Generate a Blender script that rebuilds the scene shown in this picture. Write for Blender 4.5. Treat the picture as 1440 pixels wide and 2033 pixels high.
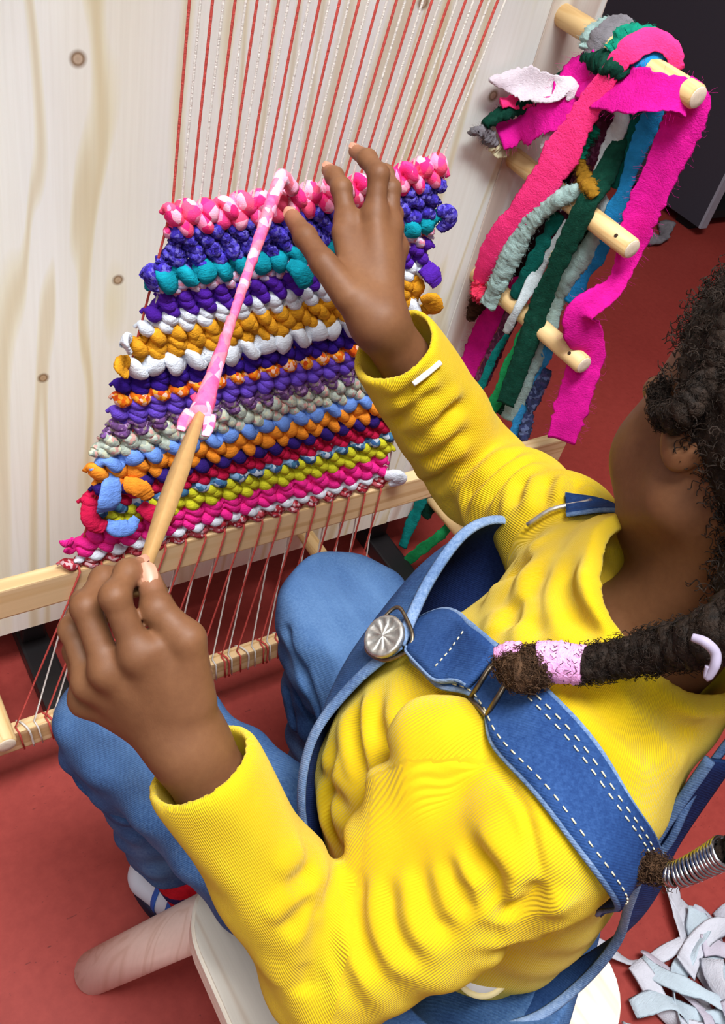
import bpy, bmesh, math, random
import numpy as np
from mathutils import Vector, Matrix

# ------------------------------------------------------------------ scene, camera, light
for o in list(bpy.data.objects):
    bpy.data.objects.remove(o, do_unlink=True)
scene = bpy.context.scene
COL = scene.collection

cam_data = bpy.data.cameras.new('camera')
cam_data.sensor_fit = 'HORIZONTAL'
cam_data.sensor_width = 36.0
cam_data.lens = 45.0
cam_data.clip_start = 0.02
cam = bpy.data.objects.new('camera', cam_data)
COL.objects.link(cam)
CAM_RIGHT = Vector((0.8361844, -0.50899619, 0.20425115))
CAM_DOWN = Vector((-0.23580029, -0.66988741, -0.70402349))
CAM_FWD = Vector((0.49517055, 0.54053098, -0.68017085))
mw = Matrix.Identity(4)
for r in range(3):
    mw[r][0] = CAM_RIGHT[r]; mw[r][1] = -CAM_DOWN[r]; mw[r][2] = -CAM_FWD[r]
mw[0][3], mw[1][3], mw[2][3] = 0.0, 0.0, 1.1
cam.matrix_world = mw
scene.camera = cam

world = bpy.data.worlds.new('room_ambient')
scene.world = world
world.use_nodes = True
bgn = world.node_tree.nodes['Background']
bgn.inputs[0].default_value = (0.90, 0.95, 1.0, 1)
bgn.inputs[1].default_value = 0.22

def area(name, loc, target, size, power, color):
    l = bpy.data.lights.new(name, 'AREA'); l.shape = 'RECTANGLE'
    l.size, l.size_y = size; l.energy = power; l.color = color
    o = bpy.data.objects.new(name, l); COL.objects.link(o)
    o.location = loc
    d = Vector(target) - Vector(loc)
    o.rotation_euler = d.to_track_quat('-Z', 'Y').to_euler()
    return o
area('ceiling_lamp_light', (0.15, -0.05, 2.60), (0.15, -0.05, 0), (1.2, 0.5), 62, (0.95, 0.985, 1.0))
area('ceiling_lamp_light', (-1.45, -0.75, 2.60), (-1.45, -0.75, 0), (1.2, 0.5), 14, (0.95, 0.985, 1.0))

vs = scene.view_settings
vs.view_transform = 'Standard'
vs.look = 'None'
vs.gamma = 1.0
vs.use_curve_mapping = False
vs.exposure = 0.42

# ------------------------------------------------------------------ helpers
random.seed(7)
rng = np.random.default_rng(11)

def srgb(r, g, b):
    def f(c):
        c /= 255.0
        return c / 12.92 if c <= 0.04045 else ((c + 0.055) / 1.055) ** 2.4
    return (f(r), f(g), f(b), 1.0)

def new_mat(name, rough=0.8, spec=0.3):
    m = bpy.data.materials.new(name); m.use_nodes = True
    nt = m.node_tree; b = nt.nodes['Principled BSDF']
    b.inputs['Roughness'].default_value = rough
    b.inputs['Specular IOR Level'].default_value = spec
    return m, nt, b

def node(nt, kind, **kw):
    n = nt.nodes.new(kind)
    for k, v in kw.items():
        setattr(n, k, v)
    return n

def ramp(nt, stops, interp='LINEAR'):
    n = nt.nodes.new('ShaderNodeValToRGB'); cr = n.color_ramp; cr.interpolation = interp
    while len(cr.elements) > 1:
        cr.elements.remove(cr.elements[-1])
    cr.elements[0].position = stops[0][0]; cr.elements[0].color = stops[0][1]
    for p, c in stops[1:]:
        e = cr.elements.new(p); e.color = c
    return n

def add_bump(nt, b, height_socket, strength=0.3, dist=0.002, prev=None):
    bp = nt.nodes.new('ShaderNodeBump')
    bp.inputs['Strength'].default_value = strength
    bp.inputs['Distance'].default_value = dist
    nt.links.new(height_socket, bp.inputs['Height'])
    if prev is not None:
        nt.links.new(prev, bp.inputs['Normal'])
    nt.links.new(bp.outputs[0], b.inputs['Normal'])
    return bp.outputs[0]

def coords(nt, scale=(1, 1, 1), rot=(0, 0, 0), loc=(0, 0, 0)):
    tc = nt.nodes.new('ShaderNodeTexCoord'); mp = nt.nodes.new('ShaderNodeMapping')
    mp.inputs['Scale'].default_value = scale
    mp.inputs['Rotation'].default_value = rot
    mp.inputs['Location'].default_value = loc
    nt.links.new(tc.outputs['Object'], mp.inputs['Vector'])
    return mp.outputs[0]

def noise(nt, vec, scale, detail=3, rough=0.55, dist=0.0):
    n = nt.nodes.new('ShaderNodeTexNoise')
    n.inputs['Scale'].default_value = scale; n.inputs['Detail'].default_value = detail
    n.inputs['Roughness'].default_value = rough; n.inputs['Distortion'].default_value = dist
    nt.links.new(vec, n.inputs['Vector'])
    return n.outputs['Fac']

def mixc(nt, fac, a, b, blend='MIX'):
    n = nt.nodes.new('ShaderNodeMix'); n.data_type = 'RGBA'; n.blend_type = blend
    for s, v in ((n.inputs['Factor'], fac), (n.inputs['A'], a), (n.inputs['B'], b)):
        if isinstance(v, (tuple, list, float, int)):
            s.default_value = v
        else:
            nt.links.new(v, s)
    return n.outputs['Result']

def mathn(nt, op, a, b=None, c=None):
    n = nt.nodes.new('ShaderNodeMath'); n.operation = op
    for i, v in enumerate((a, b, c)):
        if v is None:
            continue
        if isinstance(v, (float, int)):
            n.inputs[i].default_value = v
        else:
            nt.links.new(v, n.inputs[i])
    return n.outputs[0]

def cloth_mat(name, col, var=0.16, scale=90, rough=0.9, bump=0.5, col2=None, sheen=0.0):
    """plain cloth: slight mottling and a fine fibre relief"""
    m, nt, b = new_mat(name, rough, 0.15)
    v = coords(nt)
    f = noise(nt, v, scale, 4, 0.65)
    dark = tuple(c * (1 - var * 1.6) for c in col[:3]) + (1,)
    lite = tuple(min(1, c * (1 + var) + var * 0.03) for c in col[:3]) + (1,)
    r = ramp(nt, [(0.3, dark), (0.55, col), (0.75, col2 or lite)])
    nt.links.new(f, r.inputs[0]); nt.links.new(r.outputs[0], b.inputs['Base Color'])
    f2 = noise(nt, v, scale * 9, 3, 0.7)
    n1 = add_bump(nt, b, f2, bump, 0.0012)
    add_bump(nt, b, noise(nt, coords(nt, (0.35, 1, 1)), 420, 2, 0.5, 0.8), 0.45, 0.002, n1)
    if sheen:
        b.inputs['Sheen Weight'].default_value = sheen
    return m

def multi_mat(name, cols, scale=120, rough=0.9, bump=0.5):
    """cloth printed in several colours"""
    m, nt, b = new_mat(name, rough, 0.15)
    v = coords(nt)
    vo = nt.nodes.new('ShaderNodeTexVoronoi'); vo.inputs['Scale'].default_value = scale
    nt.links.new(v, vo.inputs['Vector'])
    sep = nt.nodes.new('ShaderNodeSeparateColor'); nt.links.new(vo.outputs['Color'], sep.inputs[0])
    n = len(cols)
    r = ramp(nt, [(i / n, c) for i, c in enumerate(cols)], 'CONSTANT')
    nt.links.new(sep.outputs[0], r.inputs[0])
    f = noise(nt, v, scale * 1.5, 3)
    c = mixc(nt, 0.35, r.outputs[0], mixc(nt, f, cols[0], cols[-1]))
    nt.links.new(c, b.inputs['Base Color'])
    f2 = noise(nt, v, 800, 3, 0.7)
    add_bump(nt, b, f2, bump, 0.0012)
    return m

def wood_mat(name, light, mid, dark, axis=2, ring=14.0, rough=0.6, knots=(), pink=0.0, stretch=0.06):
    """pine: long grain along one axis, soft yellow bands, fine streaks, round knots"""
    m, nt, b = new_mat(name, rough, 0.3)
    sc = [1.0, 1.0, 1.0]; sc[axis] = stretch
    v = coords(nt, tuple(sc))
    tc = [n for n in nt.nodes if n.type == 'TEX_COORD'][0]
    base = noise(nt, v, ring, 2, 0.5, 0.6)
    w = mathn(nt, 'SINE', mathn(nt, 'MULTIPLY', base, 46.0))
    w = mathn(nt, 'MULTIPLY_ADD', w, 0.5, 0.5)
    r = ramp(nt, [(0.0, light), (0.62, light), (0.86, mid), (1.0, dark)])
    nt.links.new(w, r.inputs[0])
    broad = noise(nt, v, ring * 0.6, 2, 0.5)
    rb = ramp(nt, [(0.35, light), (0.7, mid)])
    nt.links.new(broad, rb.inputs[0])
    c = mixc(nt, 0.5, r.outputs[0], rb.outputs[0])
    sc2 = [1.0, 1.0, 1.0]; sc2[axis] = 0.02
    fine = noise(nt, coords(nt, tuple(sc2)), 260, 3, 0.6)
    rf = ramp(nt, [(0.3, (0.80, 0.78, 0.74, 1)), (0.6, (1, 1, 1, 1))])
    nt.links.new(fine, rf.inputs[0])
    c = mixc(nt, 0.24, c, rf.outputs[0], 'MULTIPLY')
    for (kx, ky, kz, kr) in knots:
        d = nt.nodes.new('ShaderNodeVectorMath'); d.operation = 'DISTANCE'
        nt.links.new(tc.outputs['Object'], d.inputs[0]); d.inputs[1].default_value = (kx, ky, kz)
        q = mathn(nt, 'DIVIDE', d.outputs['Value'], kr)
        kn = ramp(nt, [(0.0, (0.55, 0.42, 0.33, 1)), (0.35, (0.62, 0.48, 0.38, 1)), (0.55, (0.30, 0.20, 0.13, 1)), (1.0, (1, 1, 1, 1))])
        nt.links.new(q, kn.inputs[0])
        c = mixc(nt, 1.0, c, kn.outputs[0], 'MULTIPLY')
    if pink:
        c = mixc(nt, pink, c, srgb(214, 160, 150), 'MULTIPLY')
    nt.links.new(c, b.inputs['Base Color'])
    add_bump(nt, b, fine, 0.15, 0.0006)
    return m

def metal_mat(name, col, rough=0.3):
    m, nt, b = new_mat(name, rough, 0.5)
    b.inputs['Metallic'].default_value = 1.0
    f = noise(nt, coords(nt), 300, 3)
    r = ramp(nt, [(0.3, tuple(c * 0.6 for c in col[:3]) + (1,)), (0.7, col)])
    nt.links.new(f, r.inputs[0]); nt.links.new(r.outputs[0], b.inputs['Base Color'])
    return m

def plain_mat(name, col, rough=0.6, spec=0.3, var=0.1, scale=60):
    m, nt, b = new_mat(name, rough, spec)
    f = noise(nt, coords(nt), scale, 4)
    r = ramp(nt, [(0.3, tuple(c * (1 - var) for c in col[:3]) + (1,)), (0.7, col)])
    nt.links.new(f, r.inputs[0]); nt.links.new(r.outputs[0], b.inputs['Base Color'])
    return m

# ---- objects
def tag(o, label=None, cat=None, group=None, kind=None):
    if label: o['label'] = label
    if cat: o['category'] = cat
    if group: o['group'] = group
    if kind: o['kind'] = kind
    return o

def empty(name, loc=(0, 0, 0)):
    o = bpy.data.objects.new(name, None); COL.objects.link(o)
    o.location = loc; o.empty_display_size = 0.05
    return o

def link_mesh(name, me, m, parent=None, smooth=True):
    o = bpy.data.objects.new(name, me); COL.objects.link(o)
    if m is not None:
        me.materials.append(m)
    if smooth:
        me.polygons.foreach_set('use_smooth', [True] * len(me.polygons))
    if parent is not None:
        o.parent = parent
        o.matrix_parent_inverse = Matrix.Translation(-Vector(parent.location)) if parent.parent is None else Matrix.Identity(4)
        if parent.parent is not None:
            o.matrix_parent_inverse = Matrix.Identity(4)
    return o

def mesh_obj(name, verts, faces, m, parent=None, smooth=True):
    me = bpy.data.meshes.new(name)
    me.from_pydata([tuple(map(float, v)) for v in verts], [], [tuple(map(int, f)) for f in faces])
    me.update()
    return link_mesh(name, me, m, parent, smooth)

def bm_obj(name, bm, m, parent=None, smooth=False):
    me = bpy.data.meshes.new(name)
    bmesh.ops.recalc_face_normals(bm, faces=bm.faces[:])
    bm.to_mesh(me); bm.free()
    return link_mesh(name, me, m, parent, smooth)

def box(name, lo, hi, m, parent=None, bev=0.002, seg=2):
    bm = bmesh.new()
    lo = Vector(lo); hi = Vector(hi)
    bmesh.ops.create_cube(bm, size=1.0)
    for v in bm.verts:
        v.co = Vector([lo[i] + (v.co[i] + 0.5) * (hi[i] - lo[i]) for i in range(3)])
    if bev:
        bmesh.ops.bevel(bm, geom=bm.edges[:], offset=bev, segments=seg, affect='EDGES', profile=0.7)
    return bm_obj(name, bm, m, parent, False)

def catmull(pts, n):
    """n samples along a smooth curve through the points"""
    P = np.asarray(pts, float)
    if len(P) == 2:
        t = np.linspace(0, 1, n)[:, None]; return P[0] * (1 - t) + P[1] * t
    Q = np.vstack([2 * P[0] - P[1], P, 2 * P[-1] - P[-2]])
    seg = np.linalg.norm(np.diff(P, axis=0), axis=1); s = np.concatenate([[0], np.cumsum(seg)])
    u = np.linspace(0, s[-1], n); k = np.clip(np.searchsorted(s, u, side='right') - 1, 0, len(P) - 2)
    t = ((u - s[k]) / np.maximum(seg[k], 1e-9))[:, None]
    p0, p1, p2, p3 = Q[k], Q[k + 1], Q[k + 2], Q[k + 3]
    return 0.5 * (2 * p1 + (p2 - p0) * t + (2 * p0 - 5 * p1 + 4 * p2 - p3) * t ** 2 + (3 * p1 - p0 - 3 * p2 + p3) * t ** 3)

def interp(vals, n):
    vals = np.asarray(vals, float)
    return np.interp(np.linspace(0, 1, n), np.linspace(0, 1, len(vals)), vals)

def frames(P, up=(0, 0, 1)):
    """tangent, side, normal along a path (rotation-minimising)"""
    P = np.asarray(P, float)
    T = np.gradient(P, axis=0); T /= np.linalg.norm(T, axis=1)[:, None] + 1e-12
    up = np.asarray(up, float)
    n = up - T[0] * (up @ T[0])
    if np.linalg.norm(n) < 1e-4:
        up = np.array([1.0, 0.2, 0.1]); n = up - T[0] * (up @ T[0])
    N = [n / np.linalg.norm(n)]
    for i in range(1, len(P)):
        n = N[-1] - T[i] * (N[-1] @ T[i]); N.append(n / (np.linalg.norm(n) + 1e-12))
    N = np.array(N); S = np.cross(T, N)
    return T, S, N

def sweep_vf(P, ra, rb=None, sides=8, up=(0, 0, 1), twist=None, cap=True, jit=0.0, power=1.0):
    """tube of elliptical section: ra along the side, rb along the normal"""
    P = np.asarray(P, float); n = len(P)
    ra = np.broadcast_to(np.asarray(ra, float), (n,)); rb = ra if rb is None else np.broadcast_to(np.asarray(rb, float), (n,))
    T, S, N = frames(P, up)
    a = np.arange(sides) / sides * 2 * np.pi
    ca, sa = np.cos(a), np.sin(a)
    if power != 1.0:
        ca = np.sign(ca) * np.abs(ca) ** power; sa = np.sign(sa) * np.abs(sa) ** power
    if twist is not None:
        tw = np.asarray(twist, float); c, s = np.cos(tw)[:, None], np.sin(tw)[:, None]
        S, N = S * c + N * s, N * c - S * s
    V = P[:, None, :] + S[:, None, :] * (ca[None, :, None] * ra[:, None, None]) + N[:, None, :] * (sa[None, :, None] * rb[:, None, None])
    if jit:
        V = V + rng.normal(0, jit, V.shape)
    V = V.reshape(-1, 3)
    F = []
    for i in range(n - 1):
        for j in range(sides):
            k = (j + 1) % sides
            F.append((i * sides + j, i * sides + k, (i + 1) * sides + k, (i + 1) * sides + j))
    if cap:
        F.append(tuple(reversed(range(sides)))); F.append(tuple(range((n - 1) * sides, n * sides)))
    return V, F

def join_vf(parts):
    V, F, o = [], [], 0
    for v, f in parts:
        V.append(np.asarray(v)); F += [tuple(i + o for i in q) for q in f]; o += len(v)
    return np.vstack(V), F

def tube(name, pts, ra, m, parent=None, rb=None, n=40, sides=8, up=(0, 0, 1), twist=None, jit=0.0, power=1.0):
    P = catmull(pts, n)
    ra = interp(ra, n) if np.ndim(ra) else np.full(n, ra)
    rb = None if rb is None else (interp(rb, n) if np.ndim(rb) else np.full(n, rb))
    if twist is not None:
        twist = interp(twist, n)
    V, F = sweep_vf(P, ra, rb, sides, up, twist, True, jit, power)
    return mesh_obj(name, V, F, m, parent)

def cyl(name, a, b, r, m, parent=None, sides=20, bev=0.0015):
    """rod with chamfered ends"""
    a = np.asarray(a, float); b = np.asarray(b, float); d = (b - a) / np.linalg.norm(b - a)
    P = [a, a + d * 1e-4, a + d * bev, b - d * bev, b - d * 1e-4, b]
    rr = [r * 0.3, r - bev, r, r, r - bev, r * 0.3]
    V, F = sweep_vf(np.array(P), np.array(rr), None, sides)
    return mesh_obj(name, V, F, m, parent, True)
# ------------------------------------------------------------------ setting: floor, wall
def floor_mat():
    m, nt, b = new_mat('red_linoleum', 0.55, 0.35)
    v = coords(nt)
    big = noise(nt, v, 3.0, 3)
    fine = noise(nt, v, 70, 4, 0.7)
    r = ramp(nt, [(0.3, srgb(136, 46, 40)), (0.7, srgb(160, 62, 54))])
    nt.links.new(mathn(nt, 'MULTIPLY_ADD', fine, 0.6, mathn(nt, 'MULTIPLY', big, 0.4)), r.inputs[0])
    vo = nt.nodes.new('ShaderNodeTexVoronoi'); vo.inputs['Scale'].default_value = 90
    vo.inputs['Randomness'].default_value = 1.0
    dv = noise(nt, v, 40, 2)
    vm = nt.nodes.new('ShaderNodeVectorMath'); vm.operation = 'MULTIPLY_ADD'
    nt.links.new(v, vm.inputs[0]); vm.inputs[1].default_value = (1, 1.9, 1)
    cx = nt.nodes.new('ShaderNodeCombineXYZ'); nt.links.new(mathn(nt, 'MULTIPLY', dv, 0.05), cx.inputs[0])
    nt.links.new(cx.outputs[0], vm.inputs[2]); nt.links.new(vm.outputs[0], vo.inputs['Vector'])
    rv = ramp(nt, [(0.0, (0.35, 0.3, 0.32, 1)), (0.10, (0.6, 0.55, 0.55, 1)), (0.16, (1, 1, 1, 1))])
    nt.links.new(vo.outputs['Distance'], rv.inputs[0])
    sparse = noise(nt, v, 22, 2)
    rs = ramp(nt, [(0.5, (0, 0, 0, 1)), (0.6, (1, 1, 1, 1))]); nt.links.new(sparse, rs.inputs[0])
    c = mixc(nt, rs.outputs[0], r.outputs[0], mixc(nt, 1.0, r.outputs[0], rv.outputs[0], 'MULTIPLY'))
    nt.links.new(c, b.inputs['Base Color'])
    add_bump(nt, b, fine, 0.08, 0.001)
    return m
tag(box('floor', (-3.0, -3.0, -0.05), (5.0, 4.0, 0.0), floor_mat(), bev=0), kind='structure')
M_wall = plain_mat('painted_wall', srgb(196, 192, 184), 0.85)
tag(box('wall_back', (-3.0, 3.4, 0.0), (5.0, 3.5, 2.8), M_wall, bev=0), kind='structure')
tag(box('wall_right', (4.4, -3.0, 0.0), (4.5, 3.4, 2.8), M_wall, bev=0), kind='structure')

# ------------------------------------------------------------------ the loom
PINE_L, PINE_M, PINE_D = srgb(249, 254, 250), srgb(238, 235, 202), srgb(214, 196, 140)
KN = [(0.258, 0.762, 0.811, 0.0085), (0.296, 0.762, 0.602, 0.007), (0.219, 0.762, 0.497, 0.007),
      (0.590, 0.762, 0.866, 0.008), (0.712, 0.762, 0.778, 0.008), (0.470, 0.762, 0.93, 0.008)]
M_panel = wood_mat('pine_panel', PINE_L, PINE_M, PINE_D, 2, 9.0, 0.62, KN, stretch=0.10)
M_panel_pink = wood_mat('pine_panel_edge_board', PINE_L, srgb(224, 206, 190), srgb(200, 170, 148), 2, 8.0, 0.62, stretch=0.1)
M_slat = wood_mat('pine_slat', srgb(226, 196, 152), srgb(210, 172, 120), srgb(182, 138, 86), 0, 26.0, 0.5, stretch=0.05)
M_dowel = wood_mat('beech_dowel', srgb(232, 200, 146), srgb(220, 180, 120), srgb(200, 156, 96), 1, 30.0, 0.5, stretch=0.08)
M_dowel_end = plain_mat('dowel_end_grain', srgb(226, 208, 186), 0.85, 0.2, 0.15, 400)
M_hole = plain_mat('dark_pinhole', srgb(52, 34, 22), 0.9)
M_black_steel = plain_mat('black_steel', srgb(26, 24, 26), 0.45, 0.5)

PY = 0.762                                    # front face of the backboard
loom = empty('weaving_loom', (0.46, 0.80, 0.0))
tag(loom, 'pale pine board loom with dowels, batten and black feet on red floor', 'loom')
bb = empty('backboard', (0.0, 0.0, 0.0)); bb.parent = loom
bb.matrix_parent_inverse = Matrix.Translation(-Vector(loom.location))
staves = [(0.080, 0.205), (0.205, 0.345), (0.345, 0.470), (0.470, 0.620), (0.620, 0.755), (0.755, 0.835)]
for i, (a, b_) in enumerate(staves):
    g = 0.0 if i < 5 else 0.0014
    m = M_panel if i < 5 else M_panel_pink
    bm = bmesh.new(); bmesh.ops.create_cube(bm, size=1.0)
    lo = (a + (g if i else 0), PY, 0.097); hi = (b_ - (0.0 if i < 4 else 0.0002), PY + 0.027, 1.28)
    for v in bm.verts:
        v.co = Vector([lo[k] + (v.co[k] + 0.5) * (hi[k] - lo[k]) for k in range(3)])
    bmesh.ops.bevel(bm, geom=bm.edges[:], offset=0.0012 if i == 5 else 0.00005, segments=2, affect='EDGES')
    me = bpy.data.meshes.new('board'); bmesh.ops.recalc_face_normals(bm, faces=bm.faces[:]); bm.to_mesh(me); bm.free()
    o = bpy.data.objects.new('board', me); COL.objects.link(o); me.materials.append(m); o.parent = bb

def dowel(x, z, y_tip, dx=0.0, dz=0.0, hole=True):
    d = cyl('dowel', (x, PY + 0.004, z), (x + dx, y_tip, z + dz), 0.0118, M_dowel, loom, 24, 0.0018)
    e = cyl('end_grain', (x + dx, y_tip + 0.0006, z + dz), (x + dx, y_tip - 0.0012, z + dz), 0.0102, M_dowel_end, d, 20, 0.0004)
    if hole:
        hx, hy, hz = x + dx * 0.92, y_tip + 0.018, z + dz * 0.92
        cyl('pin_hole', (hx - 0.0095, hy, hz + 0.0060), (hx - 0.0103, hy, hz + 0.0066), 0.0022, M_hole, d, 12, 0.0001)
    return d
dowel(0.776, 0.861, 0.566, 0.008, -0.004)
dowel(0.772, 0.706, 0.562, 0.010, -0.006)
dowel(0.774, 0.552, 0.560, 0.013, -0.003)
for x in (0.107, 0.345, 0.583, 0.818):
    dowel(x, 0.152, 0.572, hole=False)
    dowel(x, 1.165, 0.572, hole=False)
# slat hooked under the lower dowels and its twin over the upper dowels carry the threads
box('warp_bar', (0.050, 0.590, 0.103), (0.870, 0.606, 0.1395), M_slat, loom, 0.0022)
box('warp_bar', (0.050, 0.590, 1.178), (0.870, 0.606, 1.216), M_slat, loom, 0.0022)
for x in (0.20, 0.775):
    box('foot', (x - 0.02, 0.66, 0.0), (x + 0.02, 1.12, 0.028), M_black_steel, loom, 0.004)
    box('foot_post', (x - 0.016, 0.792, 0.026), (x + 0.016, 0.822, 0.72), M_black_steel, loom, 0.003)

# ------------------------------------------------------------------ batten held between the threads
tag(box('batten', (0.045, 0.5925, 0.3455), (0.872, 0.6085, 0.3875), M_slat, None, 0.0022),
    'long flat pine batten lying crosswise between the red and white warp threads', 'batten')

# ------------------------------------------------------------------ the weaving
C_ = dict(
    pinkmix=multi_mat('pink_print_strip', [srgb(250, 70, 140), srgb(252, 170, 205), srgb(245, 95, 120), srgb(255, 215, 235), srgb(240, 40, 120)], 130),
    bluechen=multi_mat('blue_violet_chenille', [srgb(72, 56, 196), srgb(98, 88, 214), srgb(56, 44, 150), srgb(128, 120, 214), srgb(44, 34, 110)], 380, 0.95, 0.9),
    teal=cloth_mat('teal_wool', srgb(10, 148, 168), 0.2),
    palemix=multi_mat('pale_pink_blue_print', [srgb(226, 120, 140), srgb(170, 180, 226), srgb(222, 214, 236), srgb(214, 134, 160), srgb(190, 196, 232)], 230),
    purple=cloth_mat('purple_jersey', srgb(84, 34, 166), 0.16),
    white=cloth_mat('white_jersey', srgb(222, 228, 238), 0.08),
    mustard=cloth_mat('mustard_jersey', srgb(222, 154, 34), 0.2),
    indigo=cloth_mat('indigo_jersey', srgb(56, 26, 140), 0.15),
    firemix=multi_mat('orange_red_print', [srgb(238, 96, 24), srgb(250, 190, 60), srgb(190, 30, 30), srgb(246, 226, 210), srgb(240, 130, 20)], 280),
    violet=cloth_mat('violet_jersey', srgb(112, 78, 206), 0.14),
    plummix=multi_mat('plum_speckle', [srgb(78, 34, 104), srgb(98, 48, 124), srgb(60, 28, 74), srgb(150, 150, 110), srgb(112, 60, 138), srgb(190, 150, 200)], 300),
    sagemix=multi_mat('sage_speckle', [srgb(168, 182, 172), srgb(196, 206, 196), srgb(140, 150, 144), srgb(222, 140, 140), srgb(180, 192, 184), srgb(210, 210, 180)], 300),
    sky=cloth_mat('light_blue_jersey', srgb(114, 154, 232), 0.12),
    orange=cloth_mat('orange_jersey', srgb(252, 150, 44), 0.13),
    navy=cloth_mat('navy_jersey', srgb(48, 28, 112), 0.15),
    crimson=cloth_mat('crimson_jersey', srgb(200, 24, 70), 0.16),
    bluespeck=multi_mat('blue_black_speckle', [srgb(60, 96, 150), srgb(36, 44, 74), srgb(150, 186, 220), srgb(226, 232, 240), srgb(70, 120, 150)], 190),
    lime=cloth_mat('lime_jersey', srgb(212, 208, 44), 0.13),
    pink=cloth_mat('hot_pink_jersey', srgb(250, 44, 150), 0.12),
    redspeck=multi_mat('red_white_cord', [srgb(186, 52, 66), srgb(216, 110, 120), srgb(238, 214, 218), srgb(160, 40, 52)], 300),
)
rug = empty('woven_rag_rug', (0.38, 0.60, 0.388))
tag(rug, 'striped half-finished rag weaving with red and white warp threads', 'weaving')

LE = np.array([[0.0, .190], [.025, .186], [.09, .191], [.13, .204], [.25, .207], [.32, .211], [.42, .214], [.47, .229], [.55, .227], [.59, .232], [.65, .236], [.69, .243], [.73, .253], [.80, .262], [.87, .256], [.93, .268], [1.0, .269]])
RE = np.array([[0.0, .575], [.08, .571], [.17, .562], [.30, .546], [.45, .536], [.67, .541], [.73, .538], [.80, .534], [.86, .532], [.94, .536], [1.0, .526]])
def rug_pt(u, v):
    xl = np.interp(v, LE[:, 0], LE[:, 1]); xr = np.interp(v, RE[:, 0], RE[:, 1])
    x = xl + (xr - xl) * u
    zt = 0.766 + 0.025 * u - 0.006 * math.sin(u * math.pi)
    z = 0.386 + 0.004 * u + (zt - 0.386) * v
    return x, z
Y0 = 0.5985
NB = 17                                          # threads of each colour
ROWS = [  # material, upper edge on the fourth stripe line (world z at x about .36), passes, fuzz
    ('redspeck', .3968, 2, 0.0), ('white', .4034, 1, 0.0), ('pink', .4314, 3, 0.1), ('lime', .4567, 3, 0.1),
    ('bluespeck', .4641, 1, 0.2), ('crimson', .4853, 3, 0.1), ('navy', .4946, 1, 0.1), ('orange', .5169, 2, 0.1),
    ('sky', .5277, 1, 0.1), ('sagemix', .5520, 3, 0.6), ('plummix', .5666, 2, 0.6), ('violet', .5894, 3, 0.1),
    ('firemix', .5972, 1, 0.4), ('indigo', .6188, 3, 0.1), ('white', .6318, 1, 0.3), ('mustard', .6601, 3, 0.5),
    ('white', .6748, 2, 0.2), ('purple', .6961, 3, 0.2), ('palemix', .7069, 2, 0.7), ('teal', .7179, 1, 0.5),
    ('bluechen', .7523, 5, 1.0), ('pinkmix', .7719, 2, 0.1)]
ZB, ZT = 0.3835, 0.7719
z0 = ZB; pass_no = 0
for name, z1, npass, fuzz in ROWS:
    for k in range(npass):
        va = (z0 + (z1 - z0) * k / npass - ZB) / (ZT - ZB); vb = (z0 + (z1 - z0) * (k + 1) / npass - ZB) / (ZT - ZB)
        vm_ = 0.5 * (va + vb); h = (vb - va) * (ZT - ZB)
        n = NB * 2 * 8 + 1
        u = np.linspace(0, 1, n)
        ph = u * NB * 2 * math.pi + (pass_no % 2) * math.pi
        ends = 0.012 * rng.normal(size=2) - (0.010 if name in ('white', 'mustard', 'indigo', 'bluechen') else 0.0)
        wob = np.interp(u, np.linspace(0, 1, 12), rng.normal(0, 0.0008 + 0.0009 * fuzz, 12))
        P = []
        for i in range(n):
            x, z = rug_pt(-ends[0] * 0.0 + u[i] * (1 + ends[1]) - ends[0] * (1 - u[i]), vm_)
            P.append((x, Y0 - (0.0022 if npass == 1 else 0.0) - 0.0024 * math.cos(ph[i]), z - 0.42 * h * math.sin(ph[i]) + wob[i]))
        bulge = 0.5 + 0.5 * np.cos(ph)
        jit = 1 + (0.05 + 0.10 * fuzz) * np.interp(u, np.linspace(0, 1, 60), rng.normal(size=60))
        rz = h * (0.70 + 0.10 * bulge) * jit
        ry = (0.0046 + 0.0016 * bulge) * (0.8 + 0.2 * h / 0.011) * jit
        taper = np.clip(np.minimum(u, 1 - u) * 60, 0.35, 1)
        V, F = sweep_vf(np.array(P), ry * taper, rz * taper, 14, (0, 0, 1), None, True, 0.00008 + 0.00045 * fuzz)
        mesh_obj('weft_strip', V, F, C_[name], rug)
        pass_no += 1
    z0 = z1
RUG_Z1 = ZT

# loose ends and knots poking out of the selvedges
def scrap(pts, ra, rb, mname, n=14, jit=0.0006):
    return tube('strip_end', pts, [r * .78 for r in ra], C_[mname], rug, [r * .62 for r in rb], n + 10, 12, (0, -1, 0.2), None, .0003)
scrap([(.232, .596, .508), (.226, .586, .500), (.222, .580, .486), (.219, .582, .474)], [.008, .014, .016, .012], [.005, .005, .004, .002], 'sky')
scrap([(.240, .592, .494), (.252, .584, .492), (.262, .582, .478)], [.010, .013, .008], [.006, .006, .003], 'orange')
scrap([(.209, .597, .478), (.206, .588, .466), (.211, .585, .456), (.220, .584, .450)], [.009, .011, .011, .008], [.006, .006, .006, .003], 'crimson')
scrap([(.222, .588, .452), (.230, .583, .446), (.243, .582, .444), (.252, .586, .450)], [.006, .012, .012, .006], [.005, .006, .006, .003], 'sky')
scrap([(.256, .590, .462), (.268, .583, .452), (.282, .582, .440), (.290, .585, .432)], [.008, .012, .013, .006], [.005, .005, .004, .002], 'crimson')
scrap([(.545, .592, .640), (.548, .583, .648), (.541, .581, .660), (.534, .586, .656)], [.009, .013, .012, .008], [.007, .008, .007, .004], 'mustard')
scrap([(.531, .594, .690), (.538, .586, .684), (.546, .584, .674)], [.010, .012, .008], [.006, .005, .003], 'purple')
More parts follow.
